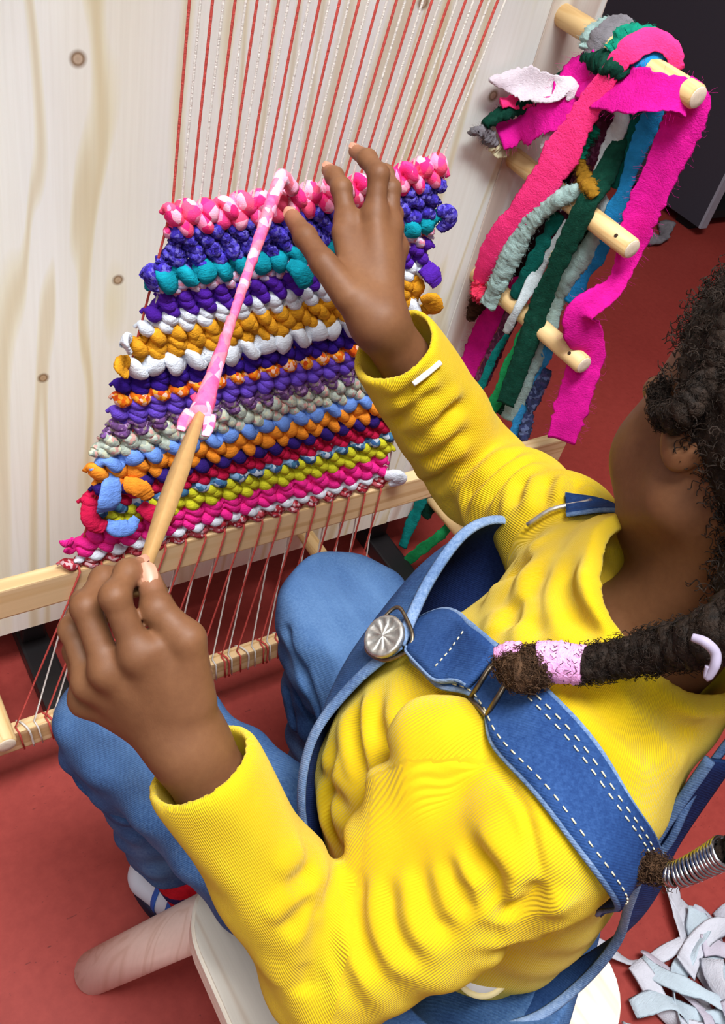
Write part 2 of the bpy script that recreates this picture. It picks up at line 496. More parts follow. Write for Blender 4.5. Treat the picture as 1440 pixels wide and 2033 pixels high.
scrap([(.530, .594, .745), (.537, .588, .748), (.541, .588, .738), (.536, .592, .728)], [.007, .009, .009, .006], [.006, .007, .007, .005], 'bluechen')
scrap([(.560, .592, .410), (.570, .584, .414), (.578, .584, .404), (.568, .588, .396)], [.008, .012, .012, .006], [.006, .007, .007, .004], 'white')
scrap([(.241, .594, .655), (.234, .586, .660), (.238, .584, .650)], [.007, .010, .006], [.005, .005, .003], 'white')
scrap([(.240, .592, .634), (.230, .586, .636), (.236, .583, .628)], [.008, .011, .008], [.005, .006, .004], 'mustard')
scrap([(.255, .592, .716), (.250, .585, .722), (.256, .583, .706)], [.008, .011, .007], [.006, .006, .004], 'bluechen')
scrap([(.378, .590, .712), (.386, .583, .708), (.394, .582, .696), (.392, .585, .690)], [.006, .011, .011, .005], [.005, .007, .007, .003], 'teal')
scrap([(.300, .588, .590), (.303, .582, .584), (.304, .581, .574)], [.004, .005, .004], [.003, .003, .002], 'pinkmix')
scrap([(.190, .592, .432), (.183, .588, .437), (.178, .588, .441)], [.007, .006, .002], [.004, .003, .002], 'pink')

# warp threads
M_red = cloth_mat('red_cotton_thread', srgb(202, 84, 76), 0.14, 300)
M_white = cloth_mat('white_cotton_thread', srgb(226, 220, 212), 0.08, 300)
def thread(u, red, i):
    xb, zb = rug_pt(u, 0.0); xt, zt = rug_pt(u, 1.0)
    xtop = 0.272 + 0.292 * u
    xbar = 0.118 + 0.475 * (u + (0.004 if red else -0.004) * (1 if i % 2 else -2.0))
    dz = 1.19 - zt
    top = (xt + (xtop - xt) * (dz / 0.148) * 0.62, 0.598, 1.19)
    if red:
        lowp = [(xb, 0.5900, 0.3875), (xb + (xbar - xb) * 0.17, 0.5900, 0.3455)]
    else:
        lowp = [(xb, 0.6110, 0.3875), (xb + (xbar - xb) * 0.17, 0.6110, 0.3455)]
    pts = [top, (xt, 0.5985, zt + 0.004), (0.5 * (xt + xb), 0.5985, 0.5 * (zt + zb)), (xb, 0.598, 0.396)] + lowp + \
          [(xbar, 0.5965, 0.1425), (xbar + 0.002, 0.5885, 0.139), (xbar + 0.006, 0.5882, 0.104)]
    P = []
    for a, b_ in zip(pts[:-1], pts[1:]):
        k = 2
        for t in np.linspace(0, 1, k, endpoint=False):
            P.append(np.array(a) * (1 - t) + np.array(b_) * t)
    P.append(np.array(pts[-1]))
    V, F = sweep_vf(np.array(P), 0.00115 if red else 0.0010, None, 6, (0, 1, 0))
    mesh_obj('warp_thread', V, F, M_red if red else M_white, rug)
for i in range(NB):
    thread((i + 0.32) / NB, True, i)
    thread((i + 0.80) / NB, False, i)
# cross ties on the lower bar
for i in range(NB):
    xb_ = 0.118 + 0.475 * ((i + 0.32) / NB)
    tube('thread_loop', [(xb_, 0.6085, 0.136), (xb_ + 0.004, 0.600, 0.1418), (xb_ + 0.009, 0.588, 0.1395), (xb_ + 0.013, 0.5878, 0.104)], 0.0013,
         M_red if i % 2 else M_white, rug, None, 10, 6)
# ------------------------------------------------------------------ stool
M_stool = wood_mat('pale_birch_seat', srgb(236, 228, 214), srgb(228, 214, 196), srgb(212, 190, 168), 1, 22.0, 0.5, stretch=0.04)
M_stool_leg = wood_mat('pale_birch_leg', srgb(226, 200, 188), srgb(218, 188, 174), srgb(204, 170, 152), 2, 20.0, 0.55, stretch=0.06)
stool = empty('wooden_stool', (0.33, 0.13, 0.0))
tag(stool, 'pale wooden stool with splayed round legs under the seated child', 'stool')
bm = bmesh.new()
outline = []
sx0, sx1, sy0, sy1, rc = 0.172, 0.500, 0.006, 0.292, 0.060
for cx, cy, a0 in ((sx1 - rc, sy1 - rc, 0), (sx0 + rc, sy1 - rc, 90), (sx0 + rc, sy0 + rc, 180), (sx1 - rc, sy0 + rc, 270)):
    for k in range(9):
        a = math.radians(a0 + k * 90 / 8); outline.append((cx + rc * math.cos(a), cy + rc * math.sin(a)))
vt = [bm.verts.new((x, y, 0.300)) for x, y in outline]
f = bm.faces.new(vt)
ex = bmesh.ops.extrude_face_region(bm, geom=[f])
for v in ex['geom']:
    if isinstance(v, bmesh.types.BMVert): v.co.z = 0.272
bmesh.ops.recalc_face_normals(bm, faces=bm.faces[:])
bmesh.ops.bevel(bm, geom=[e for e in bm.edges if abs(e.verts[0].co.z - e.verts[1].co.z) < 1e-5], offset=0.003, segments=2, affect='EDGES')
bm_obj('seat', bm, M_stool, stool)
for (tx, ty, bx_, by_) in ((0.205, 0.262, 0.128, 0.352), (0.455, 0.255, 0.545, 0.345), (0.215, 0.045, 0.13, -0.045), (0.455, 0.045, 0.55, -0.035)):
    d = Vector((tx - bx_, ty - by_, 0.272)); 
    cyl('leg', (bx_, by_, 0.0), (bx_ + d.x, by_ + d.y, 0.274), 0.0235, M_stool_leg, stool, 28, 0.004)

# ------------------------------------------------------------------ dark cabinet in the corner
M_cab = plain_mat('charcoal_laminate', srgb(58, 56, 66), 0.5, 0.35, 0.08, 200)
M_cab_edge = plain_mat('grey_edging', srgb(150, 148, 160), 0.5)
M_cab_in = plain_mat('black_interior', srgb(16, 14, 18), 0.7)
cab = empty('cabinet', (2.75, 2.0, 0.0))
tag(cab, 'charcoal cabinet with pale grey front edge beyond the pegs', 'cabinet')
box('side_panel', (2.440, 1.560, 0.035), (2.468, 2.45, 1.95), M_cab, cab, 0.001)
box('edge_strip', (2.439, 1.552, 0.035), (2.470, 1.561, 1.95), M_cab_edge, cab, 0.001)
box('side_panel', (3.20, 1.560, 0.035), (3.228, 2.45, 1.95), M_cab, cab, 0.001)
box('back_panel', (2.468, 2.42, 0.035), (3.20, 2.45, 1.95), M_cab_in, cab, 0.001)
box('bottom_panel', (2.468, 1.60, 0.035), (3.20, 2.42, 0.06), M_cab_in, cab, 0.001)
box('top_panel', (2.468, 1.56, 1.92), (3.20, 2.42, 1.95), M_cab, cab, 0.001)
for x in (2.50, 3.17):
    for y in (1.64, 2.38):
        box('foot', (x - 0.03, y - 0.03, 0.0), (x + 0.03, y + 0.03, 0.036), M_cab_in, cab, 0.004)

# ceiling lamps that light the room
M_lamp = bpy.data.materials.new('lamp_diffuser'); M_lamp.use_nodes = True
bs = M_lamp.node_tree.nodes['Principled BSDF']; bs.inputs['Emission Color'].default_value = (1, .97, .92, 1); bs.inputs['Emission Strength'].default_value = 3.0
M_lamp_case = plain_mat('lamp_housing', srgb(230, 230, 230), 0.5)
for (x, y, lb) in ((0.15, -0.05, 'flat ceiling lamp above the seated child and loom'), (-1.45, -0.75, 'flat ceiling lamp over the bare floor away from the loom')):
    l = empty('ceiling_lamp', (x, y, 2.62)); tag(l, lb, 'lamp')
    box('housing', (x - 0.62, y - 0.27, 2.64), (x + 0.62, y + 0.27, 2.70), M_lamp_case, l, 0.004)
    box('diffuser', (x - 0.60, y - 0.25, 2.625), (x + 0.60, y + 0.25, 2.64), M_lamp, l, 0.002)
M_ceil = plain_mat('white_ceiling', srgb(225, 225, 222), 0.9)
tag(box('ceiling', (-3.0, -3.0, 2.70), (5.0, 4.0, 2.78), M_ceil, bev=0), kind='structure')
# ------------------------------------------------------------------ implicit-surface modelling
def _eval(fn, P, chunk=400000):
    if len(P) <= chunk:
        return fn(P)
    return np.concatenate([fn(P[i:i + chunk]) for i in range(0, len(P), chunk)])

def sdf_mesh(fn, lo, hi, h, levels=3, slack=1.35, newton=2):
    """sparse surface nets on an octree-like refinement"""
    lo = np.asarray(lo, float); hi = np.asarray(hi, float)
    H = h * 2 ** levels
    n = np.ceil((hi - lo) / H).astype(int)
    g = np.stack(np.meshgrid(*[np.arange(k) for k in n], indexing='ij'), -1).reshape(-1, 3)
    for lv in range(levels + 1):
        s = h * 2 ** (levels - lv)
        d = _eval(fn, lo + (g + 0.5) * s)
        g = g[np.abs(d) < s * 0.87 * slack]
        if lv < levels:
            off = np.stack(np.meshgrid([0, 1], [0, 1], [0, 1], indexing='ij'), -1).reshape(-1, 3)
            g = (g[:, None, :] * 2 + off[None]).reshape(-1, 3)
    N = n * 2 ** levels + 2
    cid = lambda a: (a[:, 0] * N[1] + a[:, 1]) * N[2] + a[:, 2]
    g = g[np.argsort(cid(g))]; gid = cid(g)
    off = np.stack(np.meshgrid([0, 1], [0, 1], [0, 1], indexing='ij'), -1).reshape(-1, 3)
    corners = (g[:, None, :] + off[None])
    kid = cid(corners.reshape(-1, 3))
    uid, first, inv = np.unique(kid, return_index=True, return_inverse=True)
    cpos = corners.reshape(-1, 3)[first]
    val = _eval(fn, lo + cpos * h)
    cv = val[inv].reshape(-1, 8)
    mixed = (cv.min(1) < 0) & (cv.max(1) >= 0)
    gm, gmid, cm = g[mixed], gid[mixed], cv[mixed]
    acc = np.zeros((len(gm), 3)); cnt = np.zeros(len(gm))
    E = [(a, b) for a in range(8) for b in range(a + 1, 8) if np.abs(off[a] - off[b]).sum() == 1]
    for a, b in E:
        va, vb = cm[:, a], cm[:, b]; x = (va < 0) != (vb < 0)
        t = np.where(x, va / np.where(x, va - vb, 1), 0)
        p = off[a] + (off[b] - off[a]) * t[:, None]
        acc[x] += p[x]; cnt[x] += 1
    V = lo + (gm + acc / cnt[:, None]) * h
    # faces
    F = []
    for ax in range(3):
        b_, c_ = (ax + 1) % 3, (ax + 2) % 3
        e = np.zeros(3, int); e[ax] = 1
        eb = np.zeros(3, int); eb[b_] = 1
        ec = np.zeros(3, int); ec[c_] = 1
        k2 = cid(cpos + e); j = np.searchsorted(uid, k2); j = np.minimum(j, len(uid) - 1)
        ok = uid[j] == k2
        s0 = val < 0; s1 = val[j] < 0
        x = ok & (s0 != s1)
        c = cpos[x]; flip = s0[x]
        quads = []
        good = np.ones(len(c), bool)
        for d in (np.zeros(3, int), eb, eb + ec, ec):
            q = cid(c - d); jj = np.searchsorted(gmid, q); jj = np.minimum(jj, len(gmid) - 1)
            good &= (gmid[jj] == q); quads.append(jj)
        Q = np.stack(quads, 1); Q[~flip] = Q[~flip][:, ::-1]
        F.append(Q[good])
    F = np.vstack(F)
    for _ in range(newton):
        d = _eval(fn, V); G = grad(fn, V, h * 0.5)
        step = np.clip(d / (np.linalg.norm(G, axis=1) + 1e-9), -0.5 * h, 0.5 * h)
        V = V - G / (np.linalg.norm(G, axis=1)[:, None] + 1e-9) * step[:, None]
    return V, F

def grad(fn, V, e):
    D = np.eye(3) * e
    return np.stack([(_eval(fn, V + D[i]) - _eval(fn, V - D[i])) / (2 * e) for i in range(3)], 1)

def onto(fn, pts, off=0.0, it=12):
    """slide points onto the surface fn = off"""
    V = np.array(pts, float)
    for _ in range(it):
        d = fn(V) - off; G = grad(fn, V, 0.002); G /= np.linalg.norm(G, axis=1)[:, None] + 1e-9
        V = V - G * d[:, None] * 0.8
    return V

def np_mesh(name, V, F, m, parent=None, smooth_iter=0):
    V = np.asarray(V, np.float32); F = np.asarray(F, np.int32)
    # drop vertices that no face uses
    used = np.zeros(len(V), bool); used[F.ravel()] = True
    mp = np.cumsum(used) - 1; V = V[used]; F = mp[F]
    for _ in range(smooth_iter):
        e = np.vstack([F[:, [0, 1]], F[:, [1, 2]], F[:, [2, 3]], F[:, [3, 0]]])
        acc = np.zeros_like(V); cnt = np.zeros(len(V))
        np.add.at(acc, e[:, 0], V[e[:, 1]]); np.add.at(acc, e[:, 1], V[e[:, 0]])
        np.add.at(cnt, e[:, 0], 1); np.add.at(cnt, e[:, 1], 1)
        V = (0.5 * V + 0.5 * acc / cnt[:, None]).astype(np.float32)
    me = bpy.data.meshes.new(name)
    me.vertices.add(len(V)); me.vertices.foreach_set('co', V.ravel())
    me.loops.add(F.size); me.loops.foreach_set('vertex_index', F.ravel().astype(np.int32))
    me.polygons.add(len(F)); me.polygons.foreach_set('loop_start', np.arange(0, F.size, 4, dtype=np.int32))
    me.update(); me.validate()
    o = link_mesh(name, me, m, parent)
    return o, V

def seg(P, a, b, ra, rb):
    a = np.asarray(a, float); b = np.asarray(b, float); ba = b - a
    h = np.clip((P - a) @ ba / (ba @ ba), 0, 1)
    return np.linalg.norm(P - a - h[:, None] * ba, axis=1) - (ra + (rb - ra) * h), h

def chain(P, pts, rad, k=0.0):
    d = None
    for i in range(len(pts) - 1):
        e, _ = seg(P, pts[i], pts[i + 1], rad[i], rad[i + 1])
        d = e if d is None else (np.minimum(d, e) if k == 0 else smin(d, e, k))
    return d

def smin(a, b, k):
    h = np.clip(0.5 + 0.5 * (b - a) / k, 0, 1)
    return b + (a - b) * h - k * h * (1 - h)

def smax(a, b, k):
    return -smin(-a, -b, k)

def ell(P, c, r, B=None):
    """ellipsoid; B columns are its axes"""
    q = P - np.asarray(c, float)
    if B is not None:
        q = q @ B
    r = np.asarray(r, float)
    k0 = np.linalg.norm(q / r, axis=1); k1 = np.linalg.norm(q / r ** 2, axis=1)
    return k0 * (k0 - 1.0) / (k1 + 1e-9)

def basis(fwd, up):
    f = np.asarray(fwd, float); f /= np.linalg.norm(f)
    u = np.asarray(up, float); u = u - f * (u @ f); u /= np.linalg.norm(u)
    l = np.cross(u, f)
    return np.stack([l, f, u], 1)          # columns: left, forward, up

def polyline_d(P, pts):
    d = None
    for a, b in zip(pts[:-1], pts[1:]):
        e, _ = seg(P, a, b, 0, 0); d = e if d is None else np.minimum(d, e)
    return d
def near(P, c, r):
    return np.linalg.norm(P - np.asarray(c), axis=1) < r
# ------------------------------------------------------------------ the child: joints (metres)
L_ = dict(sc=.90, wr=(.1299,.2224,.6730), cmc=(.1343,.2293,.7007),
  mc=[(.1352,.2450,.7320),(.1123,.2507,.7238),(.0992,.2561,.7112),(.0926,.2626,.6954),(.0917,.2664,.6757)],
  f=[[(.1262,.2632,.7390),(.1282,.2795,.7440)],
     [(.1076,.2715,.7472),(.1188,.2836,.7474),(.1271,.2884,.7439)],
     [(.0972,.2829,.7310),(.1116,.2979,.7299),(.1236,.3010,.7264)],
     [(.0924,.2884,.7084),(.1044,.3079,.7033),(.1168,.3116,.7035)],
     [(.0952,.2936,.6822),(.1065,.3085,.6788),(.1166,.3112,.6794)]])
R_ = dict(sc=1.0, wr=(.3833,.4606,.7380), cmc=(.3641,.4768,.7516),
  mc=[(.3535,.5040,.7655),(.3897,.5345,.7793),(.4061,.5237,.7900),(.4194,.5187,.7811),(.4281,.5163,.7634)],
  f=[[(.3520,.5317,.7716),(.3523,.5546,.7754)],
     [(.3919,.5541,.7965),(.3957,.5717,.7972),(.3974,.5843,.7960)],
     [(.4125,.5389,.8141),(.4153,.5605,.8157),(.4158,.5789,.8132)],
     [(.4267,.5382,.8018),(.4361,.5615,.8022),(.4376,.5765,.7993)],
     [(.4394,.5423,.7776),(.4486,.5634,.7790),(.4515,.5769,.7774)]])
SH_L, EL_L = np.array((.294,.104,.647)), np.array((0.1906,0.1209,0.5232))
SH_R, EL_R = np.array((.471,.289,.648)), np.array((.513,.421,.580))
WR_L, WR_R = np.array(L_['wr']), np.array(R_['wr'])
NECK0 = np.array((.425,.165,.690)); HEAD = np.array((.459,.186,.830))
HB = basis((.15,.85,-.50), (0.04,.50,.86))          # head: left, forward, up
def rot_about(a, deg):
    a = np.asarray(a, float); a = a / np.linalg.norm(a); t = math.radians(deg)
    K = np.array([[0, -a[2], a[1]], [a[2], 0, -a[0]], [-a[1], a[0], 0]])
    return np.eye(3) + math.sin(t) * K + (1 - math.cos(t)) * K @ K
HB = rot_about((.495, .541, -.680), 20) @ HB         # the head leans towards its right shoulder
PELV = np.array((.345,.115,.385))
def hp(l, f, u):                                     # a point in the head's own frame
    return HEAD + HB @ np.array((l, f, u))

def masked(P, c, r, fn):
    dist = np.linalg.norm(P - np.asarray(c), axis=1)
    out = dist - r + 0.03
    k = dist < r
    if k.any():
        out[k] = fn(P[k])
    return out

def hand_sdf(P, H, sc=1.0):
    wr = np.array(H['wr']); cm = np.array(H['cmc'])
    mcs = [np.array(m) for m in H['mc']]
    palm = None
    for i in range(1, 5):
        base = wr * 0.72 + mcs[i] * 0.28
        e = chain(P, [wr, base, mcs[i]], [.0165 * sc, .0135 * sc, .0092 * sc])
        palm = e if palm is None else smin(palm, e, .010)
    palm = smin(palm, seg(P, cm, mcs[0], .0130 * sc, .0098 * sc)[0], .012)
    palm = smin(palm, seg(P, wr * 0.5 + cm * 0.5, mcs[1] * 0.72 + mcs[0] * 0.28, .0115 * sc, .0070 * sc)[0], .010)
    for i in range(1, 5):
        palm = smin(palm, np.linalg.norm(P - mcs[i], axis=1) - .0096 * sc, .006)
    rads = [(.0094, .0086, .0066), (.0085, .0077, .0069, .0055), (.0086, .0078, .0070, .0056), (.0082, .0074, .0067, .0053), (.0075, .0067, .0060, .0048)]
    fing = None
    for i in range(5):
        pts = [mcs[i]] + [np.array(q) for q in H['f'][i]]
        r = [x * sc for x in rads[i]]
        e = chain(P, pts, r, .003)
        for q, rr in zip(pts[1:-1], r[1:-1]):
            e = smin(e, np.linalg.norm(P - q, axis=1) - rr * 1.05, .003)
        fing = e if fing is None else smin(fing, e, .0008)
    return smin(palm, fing, .0045)

def head_sdf(P):
    d = ell(P, hp(0, -.012, .018), (.070, .086, .082), HB)                # skull
    d = smin(d, ell(P, hp(0, .026, -.030), (.056, .056, .066), HB), .030)   # face
    d = smin(d, ell(P, hp(0, .048, -.078), (.024, .022, .020), HB), .030)   # chin
    for s in (-1, 1):
        d = smin(d, ell(P, hp(s * .036, .042, -.036), (.026, .032, .030), HB), .018)       # cheek
        d = smin(d, seg(P, hp(s * .048, -.002, -.050), hp(s * .018, .050, -.080), .016, .014)[0], .024)  # jaw
        d = smax(d, -ell(P, hp(s * .028, .088, .002), (.016, .013, .011), HB), .012)        # eye socket
        d = smin(d, ell(P, hp(s * .028, .0725, .000), (.0125, .0115, .0105), HB), .003)     # eyelid
        # ear: rim, bowl and lobe
        ec = hp(s * .070, -.012, -.008)
        EB = basis(HB @ np.array((s * 1.0, -.35, 0)), HB[:, 2])
        e = ell(P, ec, (.0145, .0075, .0225), EB)
        e = smax(e, -ell(P, ec + EB @ np.array((0, .0075, .003)), (.0095, .0060, .0150), EB), .002)
        d = smin(d, e, .006)
    d = smin(d, seg(P, hp(0, .080, .008), hp(0, .092, -.022), .0055, .0085)[0], .010)       # nose
    for s in (-1, 1):
        d = smin(d, ell(P, hp(s * .010, .084, -.026), (.0075, .008, .006), HB), .005)
    d = smin(d, ell(P, hp(0, .076, -.046), (.022, .010, .0055), HB), .004)
    d = smin(d, ell(P, hp(0, .073, -.056), (.018, .010, .0060), HB), .003)
    return d

def body_sdf(P):
    d = masked(P, HEAD, .16, head_sdf)
    n, _ = seg(P, NECK0, hp(0, -.020, -.050), .040, .036); d = smin(d, n, .022)
    t = seg(P, (.385,.170,.62), (.365,.165,.40), .060, .055)[0]
    t = smin(t, seg(P, SH_L, SH_R, .030, .030)[0], .03)
    t = smin(t, seg(P, NECK0, (.39,.17,.64), .036, .06)[0], .03)
    d = smin(d, t, .02)
    for SH, EL, H in ((SH_L, EL_L, L_), (SH_R, EL_R, R_)):
        wr = np.array(H['wr'])
        a = chain(P, [SH, EL, EL * .35 + wr * .65, wr], [.034, .028, .0235, .0195], .01)
        a = smin(a, masked(P, np.array(H['mc'][2]), .14, lambda Q: hand_sdf(Q, H, H['sc'])), .012)
        d = smin(d, a, .008)
    return d

def skin_mat():
    m, nt, b = new_mat('brown_skin', 0.55, 0.28)
    v = coords(nt)
    f = noise(nt, v, 22, 3, 0.5)
    f2 = noise(nt, v, 260, 3, 0.6)
    r = ramp(nt, [(0.25, srgb(96, 60, 38)), (0.55, srgb(116, 77, 50)), (0.8, srgb(130, 90, 60))])
    nt.links.new(mathn(nt, 'MULTIPLY_ADD', f2, 0.25, mathn(nt, 'MULTIPLY', f, 0.75)), r.inputs[0])
    c = r.outputs[0]
    # paler, pinker skin at the finger ends
    tc = [n for n in nt.nodes if n.type == 'TEX_COORD'][0]
    for q, rr in ((L_['f'][0][-1], .013), (L_['f'][1][-1], .012), (R_['f'][0][-1], .016), (R_['f'][1][-1], .018), (R_['f'][2][-1], .018)):
        dn = nt.nodes.new('ShaderNodeVectorMath'); dn.operation = 'DISTANCE'
        nt.links.new(tc.outputs['Object'], dn.inputs[0]); dn.inputs[1].default_value = q
        kr = ramp(nt, [(0.0, (0.4, 0.4, 0.4, 1)), (1.0, (0, 0, 0, 1))])
        nt.links.new(mathn(nt, 'DIVIDE', dn.outputs['Value'], rr), kr.inputs[0])
        c = mixc(nt, kr.outputs[0], c, srgb(206, 142, 112))
    nt.links.new(c, b.inputs['Base Color'])
    b.inputs['Subsurface Weight'].default_value = 0.10
    b.inputs['Subsurface Radius'].default_value = (0.012, 0.005, 0.003)
    b.inputs['Subsurface Scale'].default_value = 0.4
    add_bump(nt, b, noise(nt, v, 900, 3, 0.6), 0.08, 0.0008)
    return m
M_skin = skin_mat()
person = empty('person', (.345, .115, .30))
tag(person, 'child in yellow ribbed sweater and blue denim dungarees, seated and weaving', 'person')
V, F = sdf_mesh(body_sdf, (.06, -.02, .28), (.60, .62, .97), .0018, 4)
BODY, _ = np_mesh('body', V, F, M_skin, person, 1)

# finger nails that show
M_nail = plain_mat('finger_nail', srgb(196, 136, 112), 0.35, 0.5, 0.05)
def nail(tip, prev, view_up, r=.0052, off=.0062):
    tip = np.array(tip); prev = np.array(prev); t = tip - prev; t /= np.linalg.norm(t)
    u = np.array(view_up, float); u -= t * (u @ t); u /= np.linalg.norm(u); s = np.cross(t, u)
    V, F = [], []
    nu, nv = 7, 7
    for lay, o in ((0, off), (1, off - .0016)):
        for i in range(nu):
            for j in range(nv):
                a = (i / (nu - 1) - .5) * 2; c = (j / (nv - 1) - .5) * 2
                w = r * math.sqrt(max(0.05, 1 - (max(0, abs(c) - .2) / .95) ** 2.4))
                V.append(tip + t * (c * r * 1.15 + .0005) + s * a * w + u * (o - .0018 * a * a))
    for i in range(nu - 1):
        for j in range(nv - 1):
            k = i * nv + j; F.append((k, k + nv, k + nv + 1, k + 1))
            k += nu * nv; F.append((k, k + 1, k + nv + 1, k + nv))
    mesh_obj('fingernail', V, F, M_nail, person)
toCam = np.array((-.45, -.5, .70))
nail(L_['f'][0][-1], L_['f'][0][-2], (-.30, -.60, .75), .0050, .0064)
nail(L_['f'][1][-1], L_['f'][1][-2], (-.1, .35, .9), .0042, .0048)
nail(R_['f'][0][-1], R_['f'][0][-2], (-.6, -.3, .7), .0050, .0060)
nail(R_['f'][1][-1], R_['f'][1][-2], (-.2, -.1, .95), .0044, .0056)
nail(R_['f'][2][-1], R_['f'][2][-2], (-.2, -.1, .95), .0044, .0056)
# ------------------------------------------------------------------ sweater shape
CH_F = np.array((-.72, .69, 0.0))                              # where the chest faces
CB = basis(CH_F, (-.12, .10, 1.0))                             # chest: left, forward, up
CUFF_L = WR_L * 0.87 + EL_L * 0.13
CUFF_R = WR_R * 0.82 + EL_R * 0.18
ARM_L = [SH_L, SH_L * .5 + EL_L * .5, EL_L, EL_L * .5 + CUFF_L * .5, CUFF_L]
ARM_LR = [.046, .0420, .0370, .0305, .0315]
SL_R = np.array((-.001, -.001, -.004))                       # the loose sleeve sags below the arm
ARM_R = [SH_R + SL_R, SH_R * .5 + EL_R * .5 + SL_R, EL_R + SL_R, EL_R * .5 + CUFF_R * .5 + SL_R * .8, CUFF_R + SL_R * .25]
ARM_RR = [.045, .044, .0440, .0410, .0375]
NECK_AX = np.array((.071, -.304, .950)); NECK_AX = NECK_AX / np.linalg.norm(NECK_AX)
NECK_R = .0597
COLLAR1 = np.array((.418, .1605, .7317)); COLLAR0 = COLLAR1 - NECK_AX * .055

def torso_base(P):
    t = ell(P, (.380, .170, .590), (.118, .084, .135), CB)
    t = smin(t, ell(P, (.368, .152, .460), (.098, .092, .120), CB), .05)
    t = smin(t, ell(P, (.338, .192, .522), (.096, .100, .125), CB), .05)
    t = smin(t, seg(P, SH_L, (.415, .175, .672), .046, .052)[0], .035)
    t = smin(t, seg(P, SH_R + SL_R, (.415, .175, .672), .042, .052)[0], .035)
    t = smin(t, seg(P, COLLAR0, COLLAR1 + NECK_AX * .03, .072, .064)[0], .030)
    return t

